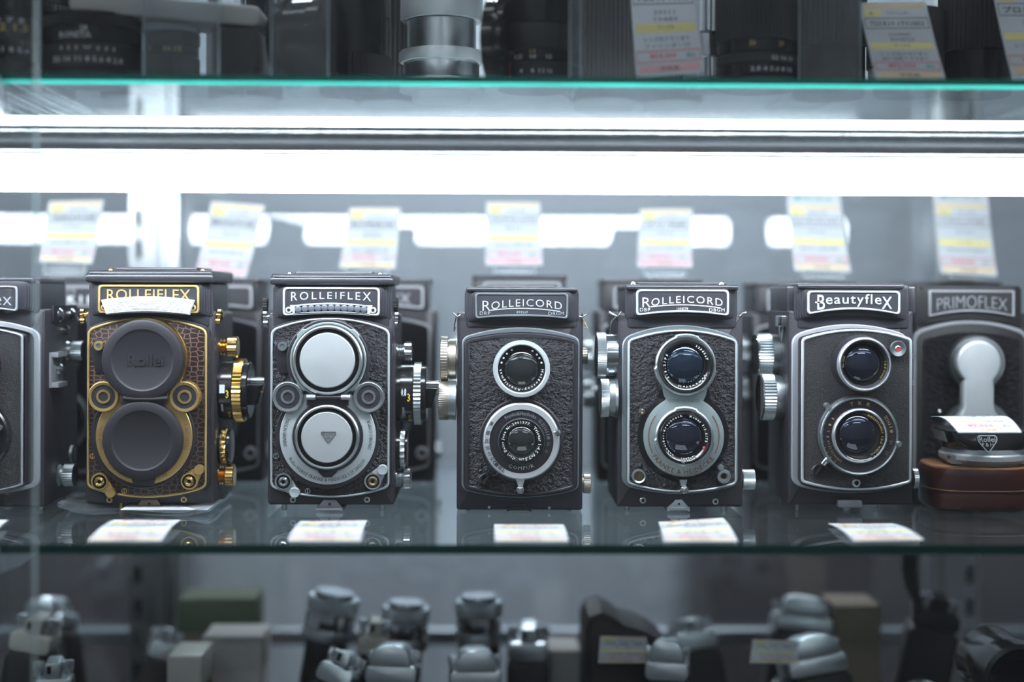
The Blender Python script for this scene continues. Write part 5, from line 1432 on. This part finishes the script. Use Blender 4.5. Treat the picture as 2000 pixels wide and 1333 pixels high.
def acrylic_box(label, px0, px1, y0, y1, base, h):
    a, b = P(px0, 150, y0).x, P(px1, 150, y0).x
    r = thing('acrylic_box', label, 'box', ((a + b) / 2, (y0 + y1) / 2, base), 'clear acrylic lens boxes')
    w, d, t = (b - a) / 2, (y1 - y0) / 2, .002
    for nm, q in (('front_panel', (-w, w, -d, -d + t)), ('back_panel', (-w, w, d - t, d)), ('side_panel', (-w, -w + t, -d + t, d - t)), ('side_panel', (w - t, w, -d + t, d - t))):
        mb = MB(); mb.box(q[0], q[1], q[2], q[3], 0, h, 'acrylic')
        if nm in ('front_panel', 'back_panel'):
            for s in (-1, 1): mb.box(s * w - .0006 * (s > 0), s * w + .0006 * (s < 0), q[2] - .0001, q[3] + .0001, 0, h, 'acrylic_edge')
        mb.build(nm, r)


def upper_shelf():
    B = lambda y: UPZ + SHELF_T * 1.0 + (y + .11) * math.tan(math.radians(UP_TILT)) + .0004
    G = 'lenses on the upper shelf'
    W, O = 'white_ink', 'gold_paint'
    bk, gl, ch = 'matte_black', 'gloss_black', 'chrome'
    y = -.065
    barrel('camera_lens', 'black ribbed lens at the far left of the upper shelf', 10, y, B(y), [('mount', 0, .010, .022, bk, 0, []), ('aperture_ring', .010, .022, .024, gl, 60, [('16 11 8 5.6', 20, .014, .017, 60, W)]), ('distance_ring', .022, .034, .023, bk, 0, [('5 3 2 1.5', 15, .026, .030, 70, O), ('10 7 5', 20, .0305, .0335, 50, W)]), ('focus_ring', .034, .062, .025, gl, 40, [])], G)
    y = -.060
    barrel('camera_lens', 'wide black lens with engraved distance scale, second on the upper shelf from the left', 180, y, B(y), [('mount', 0, .007, .025, bk, 0, []), ('aperture_ring', .007, .020, .0285, bk, 0, [('22 16 11 8 5.6 4 2.8', 10, .009, .012, 80, W), ('| | | V | | |', 10, .0155, .0175, 60, W)]), ('distance_ring', .020, .030, .028, gl, 0, [('RONSTA', -4, .022, .0255, 36, W), ('28', 6, .026, .029, 8, W)]), ('focus_ring', .030, .0355, .029, bk, 90, []), ('front_rim', .0355, .038, .0265, gl, 0, [])], G)
    y = -.055
    barrel('camera_lens', 'small black lens with knurled silver ring on the upper shelf', 338, y, B(y), [('mount', 0, .003, .0135, ch, 0, []), ('focus_ring', .003, .016, .0150, bk, 44, []), ('aperture_ring', .016, .023, .0145, gl, 0, [('30 15', 10, .018, .021, 40, O)]), ('barrel', .023, .030, .0150, bk, 0, []), ('silver_ring', .030, .037, .0150, 'satin_chrome', 70, [])], G)
    # lens standing on edge in a clear box
    r = thing('camera_lens', 'black lens lying on its side inside a clear box on the upper shelf', 'lens', (P(590, 150, -.05).x, -.05, B(-.05) + .026), G)
    mb = MB(); mb.lathe((-.004, 0, 0), (1, -.35, 0), [(.020, 0), (.024, .002), (.024, .016), (.025, .017), (.025, .024), (.022, .025)], gl, 60); mb.build('barrel', r)
    mb = MB(); mb.lathe((-.0045, 0.0002, 0), (-1, .35, 0), [(.0258, 0), (.0258, .005), (.022, .006), (0, .006)], bk, 60); mb.build('lens_cap', r)
    acrylic_box('clear acrylic box holding the sideways black lens', 528, 642, -.095, -.01, B(-.05), .062)
    acrylic_box('clear acrylic box at the left around the small lens with silver ring', 278, 428, -.095, -.01, B(-.05), .075)
    y = -.02
    barrel('camera_lens', 'black lens half hidden left of the silver lens on the upper shelf', 690, y, B(y), [('mount', 0, .010, .020, gl, 0, []), ('aperture_ring', .010, .022, .023, bk, 60, []), ('barrel', .022, .060, .022, gl, 0, [])], G)
    y = .012
    barrel('camera_lens', 'tall silver lens with clawed rings in the middle of the upper shelf', 862, y, B(y), [('mount', 0, .006, .018, 'cap_metal', 0, []), ('claw_ring', .006, .013, .027, 'cap_metal', 7, []), ('aperture_ring', .013, .024, .0235, 'satin_chrome', 30, []), ('depth_ring', .024, .031, .0265, 'cap_metal', 8, []), ('barrel', .031, .050, .0215, 'satin_chrome', 0, []), ('focus_ring', .050, .085, .0255, 'cap_metal', 12, [])], G)
    y = -.062
    r = thing('lens_hood', 'round black lens hood standing on edge beside the black lens with red line', 'lens hood', (P(969, 150, y).x, y, B(y) + .0245), None)
    mb = MB(); mb.lathe((-.004, 0, 0), (1, -.25, 0), [(.0215, 0), (.0245, .001), (.0245, .007), (.022, .009), (.022, .0115), (.0205, .0115)], gl, 64); mb.build('hood_rim', r)
    y = -.045
    barrel('camera_lens', 'black lens with square grip pattern and red index line on the upper shelf', 1046, y, B(y), [('mount', 0, .004, .022, gl, 0, []),
        ('aperture_ring', .004, .014, .0235, bk, 0, [('4', -22, .007, .0095, 4, W), ('8', -6, .007, .0095, 4, W), ('11', 6, .007, .0095, 7, W), ('16', 18, .007, .0095, 7, W), ('|', -40, .0052, .0138, 1.4, 'red_ink')]),
        ('distance_ring', .014, .021, .0238, gl, 0, [('0.35', -26, .0150, .0175, 12, W), ('0.4', -6, .0150, .0175, 8, W), ('0.5', 16, .0150, .0175, 8, W), ('1.2', -36, .0182, .0202, 7, O), ('1.3', -6, .0182, .0202, 7, O)]),
        ('rubber_grip', .021, .036, .0242, bk, 24, []), ('front_barrel', .036, .055, .0232, gl, 0, []), ('silver_rim', .055, .058, .0236, ch, 0, [])], G)
    acrylic_box('clear acrylic box with bright edges right of the black lens with red line', 1112, 1136, -.10, -.02, B(-.06), .08)
    y = -.040
    barrel('camera_lens', 'silver lens half hidden behind the pink striped tag on the upper shelf', 1375, y, B(y), [('mount', 0, .008, .011, ch, 0, []), ('aperture_ring', .008, .020, .012, 'satin_chrome', 30, []), ('barrel', .020, .034, .0105, ch, 0, []), ('focus_ring', .034, .055, .0125, 'satin_chrome', 26, [])], G)
    y = -.052
    barrel('camera_lens', 'black lens with orange and white scales, left of the leaning tag on the upper shelf', 1478, y, B(y), [('mount', 0, .006, .022, bk, 0, []), ('aperture_ring', .006, .013, .0235, gl, 0, [('2.8 4 5.6 8 11', 12, .008, .0105, 62, W)]), ('depth_ring', .013, .019, .0232, bk, 0, [('22 16 11', 28, .0145, .0168, 36, W)]), ('distance_ring', .019, .027, .0236, gl, 0, [('50', -16, .022, .0252, 8, O), ('20', 24, .022, .0252, 8, O)]), ('focus_ring', .027, .070, .024, bk, 56, [])], G)
    y = -.020
    barrel('camera_lens', 'plain tall black lens between the scaled lens and the leaning tag', 1618, y, B(y), [('barrel', 0, .030, .0215, gl, 0, []), ('focus_ring', .030, .075, .0225, bk, 46, []), ('silver_rim', .075, .078, .0220, ch, 0, [])], G)
    y = -.030
    barrel('camera_lens', 'black lens behind the leaning tan striped tag on the upper shelf', 1768, y, B(y), [('mount', 0, .005, .019, ch, 0, []), ('aperture_ring', .005, .016, .0215, 'dull_silver', 60, []), ('focus_ring', .016, .050, .0225, bk, 50, [])], G)
    barrel('camera_lens', 'black lens between the two rightmost tags on the upper shelf', 1905, y, B(y), [('barrel', 0, .026, .0205, gl, 0, []), ('focus_ring', .026, .070, .0215, bk, 50, [])], G)
    acrylic_box('clear acrylic box round the plain tall black lens', 1560, 1682, -.075, .03, B(-.05), .085)

    # pieces of the second row, and an added white slab in place of a blurred tube reflection
    y = -.062; o = tag(None or (lambda mb: (mb.box(-.0125, .0125, -.02, .02, 0, .0292, bk, .001, .0006), mb.build('lens_pouch', None, None, (P(470, 150, y).x, y, B(y))))[1])(MB()), 'low black box under the right end of the white reflection slab on the upper shelf', 'box')
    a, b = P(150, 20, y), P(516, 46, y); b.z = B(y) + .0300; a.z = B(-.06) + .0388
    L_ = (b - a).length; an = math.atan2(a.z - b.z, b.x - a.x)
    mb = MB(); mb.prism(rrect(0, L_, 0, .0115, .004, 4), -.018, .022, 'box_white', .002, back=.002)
    q = mb.build('reflection_slab', None, None, (a.x, y, a.z)); q.rotation_euler = (0, an, 0); tag(q, 'white slanted slab standing in for a tube reflection at the upper left', 'reflection stand-in')
    for px, yy, rad, h, lab in ((75, .05, .024, .075, 'tall black lens in the second row at the far left of the upper shelf'), (262, .05, .022, .080, 'tall black lens in the second row behind the small lens with silver ring'), (480, .05, .025, .070, 'tall black lens in the second row behind the low black box'), (760, .07, .024, .085, 'tall black lens in the second row left of the silver lens'), (1180, .05, .024, .080, 'tall black lens in the second row right of the clear box with bright edges'), (1310, .06, .022, .070, 'tall black lens in the second row behind the pink striped tag')):
        barrel('camera_lens', lab, px, yy, B(yy), [('mount', 0, .006, rad * .8, 'dull_silver', 0, []), ('aperture_ring', .006, .016, rad * .95, gl, 50, []), ('focus_ring', .016, h - .012, rad, bk, 48, []), ('front_rim', h - .012, h, rad * .97, gl, 0, [])], 'second row lenses on the upper shelf', 48)


# ------------------------------------------------------------------ jumble of old cameras at the bottom
def film_camera(label, px, py, y, w, h, dp, rot, kind, mats, tilt=0.0):
    """Small film camera: body, top plate, finder hump, lens, dials; rests on the deck."""
    bodym, topm = mats
    zd = -.244
    r = thing('film_camera', label, 'camera', (P(px, py, y).x, y, zd + abs(math.sin(math.radians(tilt))) * w / 2 + abs(math.sin(math.radians(rot[0]))) * dp / 2), 'old cameras on the bottom deck', (math.radians(rot[0]), math.radians(tilt), math.radians(rot[2])))
    mb = MB(); mb.prism(rrect(-w / 2, w / 2, 0, h - .013, .006, 4), -dp / 2, dp / 2, bodym, .003, back=.003); mb.build('body', r)
    mb = MB(); mb.prism(rrect(-w / 2 + .001, w / 2 - .001, h - .013, h, .004, 4), -dp / 2 + .001, dp / 2 - .001, topm, .0015, back=.0015); mb.build('top_plate', r)
    if kind == 'prism':
        mb = MB(); a = w * .16
        a = w * .34; mb.prism([(-a * 1.1, h), (-a, h + .008), (-a * .8, h + .012), (-a * .45, h + .014), (a * .45, h + .014), (a * .8, h + .012), (a, h + .008), (a * 1.1, h)], -dp / 2 - .004, dp / 2 - .004, topm, .002, back=.002)
        mb.box(-a * .4, a * .4, dp / 2 - .005, dp / 2 - .001, h + .003, h + .011, 'gloss_black'); mb.build('finder_prism', r)
    else:
        mb = MB(); mb.prism(rrect(-w * .18, w * .2, h, h + .010, .002, 3), -dp / 2 + .002, dp / 2 - .002, topm, .001)
        mb.box(-w * .12, -w * .02, -dp / 2 + .0016, -dp / 2 + .003, h + .003, h + .008, 'gloss_black'); mb.build('finder_housing', r)
    for x, q in ((-w * .36, min(.010, w * .14)), (w * .22, min(.009, w * .13)), (w * .40, min(.0055, w * .09))):
        mb = MB(); mb.lathe((x, 0, h), (0, 0, 1), [(q * .8, 0), (q * .8, .003), (q, .0035, None, .0005), (q, .008, None, .0005), (q * .85, .009), (0, .009)], 'chrome', 40); mb.build('dial', r)
    mb = MB(); R_ = min(h * .32, w * .40)
    mb.lathe((0, -dp / 2, h * .55), (0, -1, 0), [(R_ * 1.1, 0), (R_ * 1.1, .004), (R_, .005, 'chrome', .0005), (R_, .012, 'chrome', .0005), (R_ * .9, .013, 'gloss_black'), (R_ * .9, .022, 'satin_chrome'), (R_ * .75, .024, 'satin_chrome'), (R_ * .6, .020, 'gloss_black'), (R_ * .3, .0215, 'lens_violet'), (0, .022, 'lens_violet')], 'satin_chrome', 48)
    mb.build('lens', r)
    return r


def bottom():
    G = 'old cameras on the bottom deck'
    zd = -.244
    bk, dl, br, si, cr = 'matte_black', 'fine_leather', 'dark_brown_leather', 'satin_chrome', 'cream'
    def up(py, y): return P(1000, py, y).z - zd          # height over the deck of what shows at py
    # upright lenses with silver tops
    def lens_up(label, px, top, y, rad, tilt, low):
        h = up(top, y)
        r = thing('camera_lens', label, 'lens', (P(px, 1300, y).x, y, zd), 'loose lenses on the bottom deck', (0, math.radians(tilt), 0))
        parts = [('barrel', 0, h - .034, rad * low, bk, 0), ('focus_ring', h - .034, h - .026, rad * 1.04, si, 40), ('aperture_ring', h - .026, h - .014, rad, 'chrome', 0), ('front_ring', h - .014, h - .004, rad * 1.03, si, 60), ('rim', h - .004, h, rad * .8, 'chrome', 0)]
        for n_, a, b, q, m_, te in parts:
            mb = MB(); td = q * .04 if te else 0
            mb.lathe((0, 0, a), (0, 0, 1), [(q * .97, 0), (q, .0008, m_, td), (q, b - a - .0008, m_, td), (q * .96, b - a)], m_, te * 2 if te else 48)
            if n_ == 'aperture_ring': mb.box(-q * .35, q * .3, -q - .0004, -q + .003, a + .001, a + .006, 'gloss_black')
            mb.build(n_, r)
    y1 = .165
    lens_up('tilted lens with silver upper rings standing tall, left of centre on the bottom deck', 585, 1150, y1, .018, 9, .85)
    lens_up('silver topped lens in the middle of the bottom deck, beside the cream lidded camera', 772, 1175, y1, .0165, 3, .8)
    lens_up('silver topped lens with dark window, nearest the centre of the bottom deck', 935, 1163, y1, .0165, 0, .92)
    film_camera('tilted film camera with cream top at the far left of the bottom deck', 0, 1250, .11, .030, up(1232, .11), .03, (0, 0, 0), 'flat', (bk, cr), tilt=10)
    film_camera('film camera with silver finder hump, left of the upright on the bottom deck', 140, 1250, .18, .033, up(1226, .18), .030, (-14, 0, -8), 'prism', (bk, si), tilt=-14)
    film_camera('film camera with bright dials just left of the slotted upright, bottom deck', 232, 1290, .16, .024, up(1270, .16), .026, (-10, 0, 14), 'flat', (br, si), tilt=16)
    film_camera('small film camera low at the left picture edge of the bottom deck', 105, 1310, .06, .026, up(1318, .06), .024, (0, 0, 10), 'flat', (br, si))
    film_camera('silver film camera lying tilted before the tall tilted lens', 520, 1300, .066, .028, up(1290, .09), .026, (-16, 0, -20), 'flat', (bk, si), tilt=18)
    film_camera('cream lidded folding camera left of centre on the bottom deck', 690, 1260, .125, .024, up(1246, .115), .026, (0, 0, 4), 'flat', (br, cr), tilt=6)
    film_camera('dark film camera with silver top, low left of centre', 760, 1310, .08, .037, up(1312, .08), .028, (-8, 0, -6), 'prism', (bk, si))
    film_camera('film camera with silver top and prism, low at the centre', 930, 1310, .08, .037, up(1318, .08), .030, (-6, 0, 4), 'prism', (bk, si))
    film_camera('brown box-shaped camera with silver top right of the centre lens', 1032, 1260, .17, .031, up(1247, .17), .035, (0, 0, -3), 'flat', (br, si))
    film_camera('film camera with silver top low before the dark leather case', 1300, 1310, .068, .031, up(1304, .068), .024, (-8, 0, -12), 'prism', (bk, si))
    film_camera('film camera with silver rim right of the dark leather case', 1413, 1280, .17, .034, up(1256, .17), .030, (-14, 0, 6), 'flat', (bk, si), tilt=-8)
    film_camera('tilted film camera with rounded silver top behind the small tag', 1532, 1240, .18, .046, up(1222, .18), .032, (-12, 0, -6), 'prism', (bk, si), tilt=7)
    film_camera('wide silver film camera low at the right of the bottom deck', 1655, 1310, .10, .045, up(1304, .10), .030, (-12, 0, 8), 'prism', (bk, si), tilt=-8)
    film_camera('black film camera with silver edge trim beside the right upright', 1758, 1220, .18, .036, up(1188, .18), .034, (0, 0, -12), 'flat', (bk, 'gloss_black'), tilt=10)
    # boxes
    for lab, px, w_, top, y, m_, lid in (('plain light grey box left of centre on the bottom deck', 462, .042, 1232, .17, 'box_white', 'box_white'), ('small white box with red foot beside the slotted upright', 372, .022, 1268, .12, 'cream', 'red_box'), ('brown cardboard box at the back right of the bottom deck', 1662, .034, 1172, .21, 'cardboard', 'cardboard'), ('olive green and brown carton behind the light grey box', 432, .058, 1160, .232, 'olive_card', 'cardboard'), ('pale box standing between the centre lens and the dark leather case', 1095, .026, 1258, .19, 'box_white', 'box_white')):
        h = up(top, y); r = thing('carton', lab, 'box', (P(px, 1250, y).x, y, zd))
        mb = MB(); mb.box(-w_ / 2, w_ / 2, -.02, .02, 0, h * .82, m_ if lid == m_ else lid, .001, .0006); mb.build('box_body', r)
        mb = MB(); mb.box(-w_ / 2 - .0005, w_ / 2 + .0005, -.0205, .0205, h * .82, h, m_, .001, .0006); mb.build('box_lid', r)
    # dark leather case, quarter-round
    y = .13; h = up(1178, y); r = thing('leather_case', 'large dark brown leather camera case with rounded back on the bottom deck', 'case', (P(1235, 1250, y).x, y, zd))
    x0 = P(1136, 1250, y).x - r.location.x; x1 = P(1352, 1250, y).x - r.location.x
    o = [(x0, 0), (x1, 0), (x1, h * .45)] + [(x0 + .012 + (x1 - x0 - .012) * math.cos(a) ** .8, h * .45 + h * .50 * math.sin(a) ** .9) for a in [PI / 2 * i / 10 for i in range(1, 10)]] + [(x0 + .022, h * .97), (x0 + .012, h), (x0 + .003, h * .98), (x0, h * .93)]
    mb = MB(); mb.prism(o, -.03, .03, 'dark_brown_leather', .005, 3, back=.005); mb.build('case_body', r)
    mb = MB(); mb.ring(o, inset(o, .003), -.0315, -.028, 'dark_brown_leather', .0006); mb.build('piping', r)
    for (a, b, c, d, y, lab) in (((1172, 1243), (1262, 1245), (1274, 1296), (1168, 1296), .094, 'small white tag propped before the dark leather case'), ((1470, 1250), (1552, 1252), (1562, 1297), (1464, 1296), .10, 'small white tag propped before the tilted silver topped camera')):
        cn = [P(*a, y), P(*b, y), P(*c, y - .012), P(*d, y - .012)]
        card('price_tag', lab, cn, 0, 'tan', dict(maker='カメラ', model='カメラ', serial='12', note='現状', price='¥3,000'), 'small tags on the bottom deck')
    # carrying strap hanging at the right and a big lens at the right edge
    y = .16; pts = [(1778, 1079), (1776, 1110), (1781, 1145), (1792, 1175), (1790, 1200)]
    mb = MB(); c = P(1780, 1140, y); P2 = [P(a, b, y) for a, b in pts]
    mb.loft([[(q.x - c.x + s * .0055 * k, (-.0008 if s2 < 0 else .0008), q.z - c.z) for s, s2 in ((-1, -1), (1, -1), (1, 1), (-1, 1))] for q, k in zip(P2, (1, 1, .9, .6, .5))], 'matte_black')
    tag(mb.build('camera_strap', None, None, c), 'black carrying strap hanging down beside the right upright', 'strap')
    y = .02; r = thing('camera_lens', 'large dark lens facing forward at the lower right corner of the picture', 'lens', (P(1975, 1320, y).x, y, P(1975, 1320, y).z), 'loose lenses on the bottom deck')
    mb = MB(); mb.lathe((0, .05, 0), (0, -1, 0), [(.016, 0), (.022, .01), (.022, .05), (.0235, .052), (.0235, .066), (.021, .068), (.019, .060, 'gloss_black'), (.012, .056, 'gloss_black'), (0, .054, 'gloss_black')], 'gloss_black', 64); mb.build('barrel', r)
    mb = MB(); mb.lathe((0, -.001, 0), (0, -1, 0), [(.0222, 0), (.0226, .0006, 'red_enamel'), (.0226, .0016, 'red_enamel'), (.0222, .002)], 'red_enamel', 64); mb.build('red_ring', r)


# ------------------------------------------------------------------ build everything
room()
showcase()
cam_edge(); cam_gold(); cam_chrome(); cam_old(); cam_grey(); cam_ridged(); cam_capped()
cam_back(115, 'second-row camera with white lettering, glimpsed left of the gold trimmed camera', lambda mb, R: (R.bent(mb, 'ROOKIE', 52, 180, 579, 594, 'white_ink', .0004, 0, 2, .03, .0007, 1), R.bent(mb, 'Yashica', 78, 146, 562, 573, 'dull_silver', .0004)), top=546)
cam_back(405, 'second-row camera glimpsed between the gold trimmed and the silver capped camera', None, top=545)
cam_back(740, 'second-row camera with rounded label frame, right behind the silver capped camera', lambda mb, R: R.bent(mb, 'FLEX', 738, 800, 574, 592, 'dull_silver', .0004, 0, 3), top=545)
cam_back(1014, 'second-row camera whose hood rises behind the worn camera', None, top=537, w=206, knobs=2)
cam_back(1275, 'second-row camera hidden behind the grey ring plate camera', None, top=545, knobs=2)
cam_back(1575, 'second-row camera with grey knobs behind the ridged knob camera', None, top=550, knobs=2)
cam_back(1868, 'second-row camera hidden behind the capped camera at right', None, d=1.06, w=200, top=550)
tags()
small_things()
upper_shelf()
bottom()
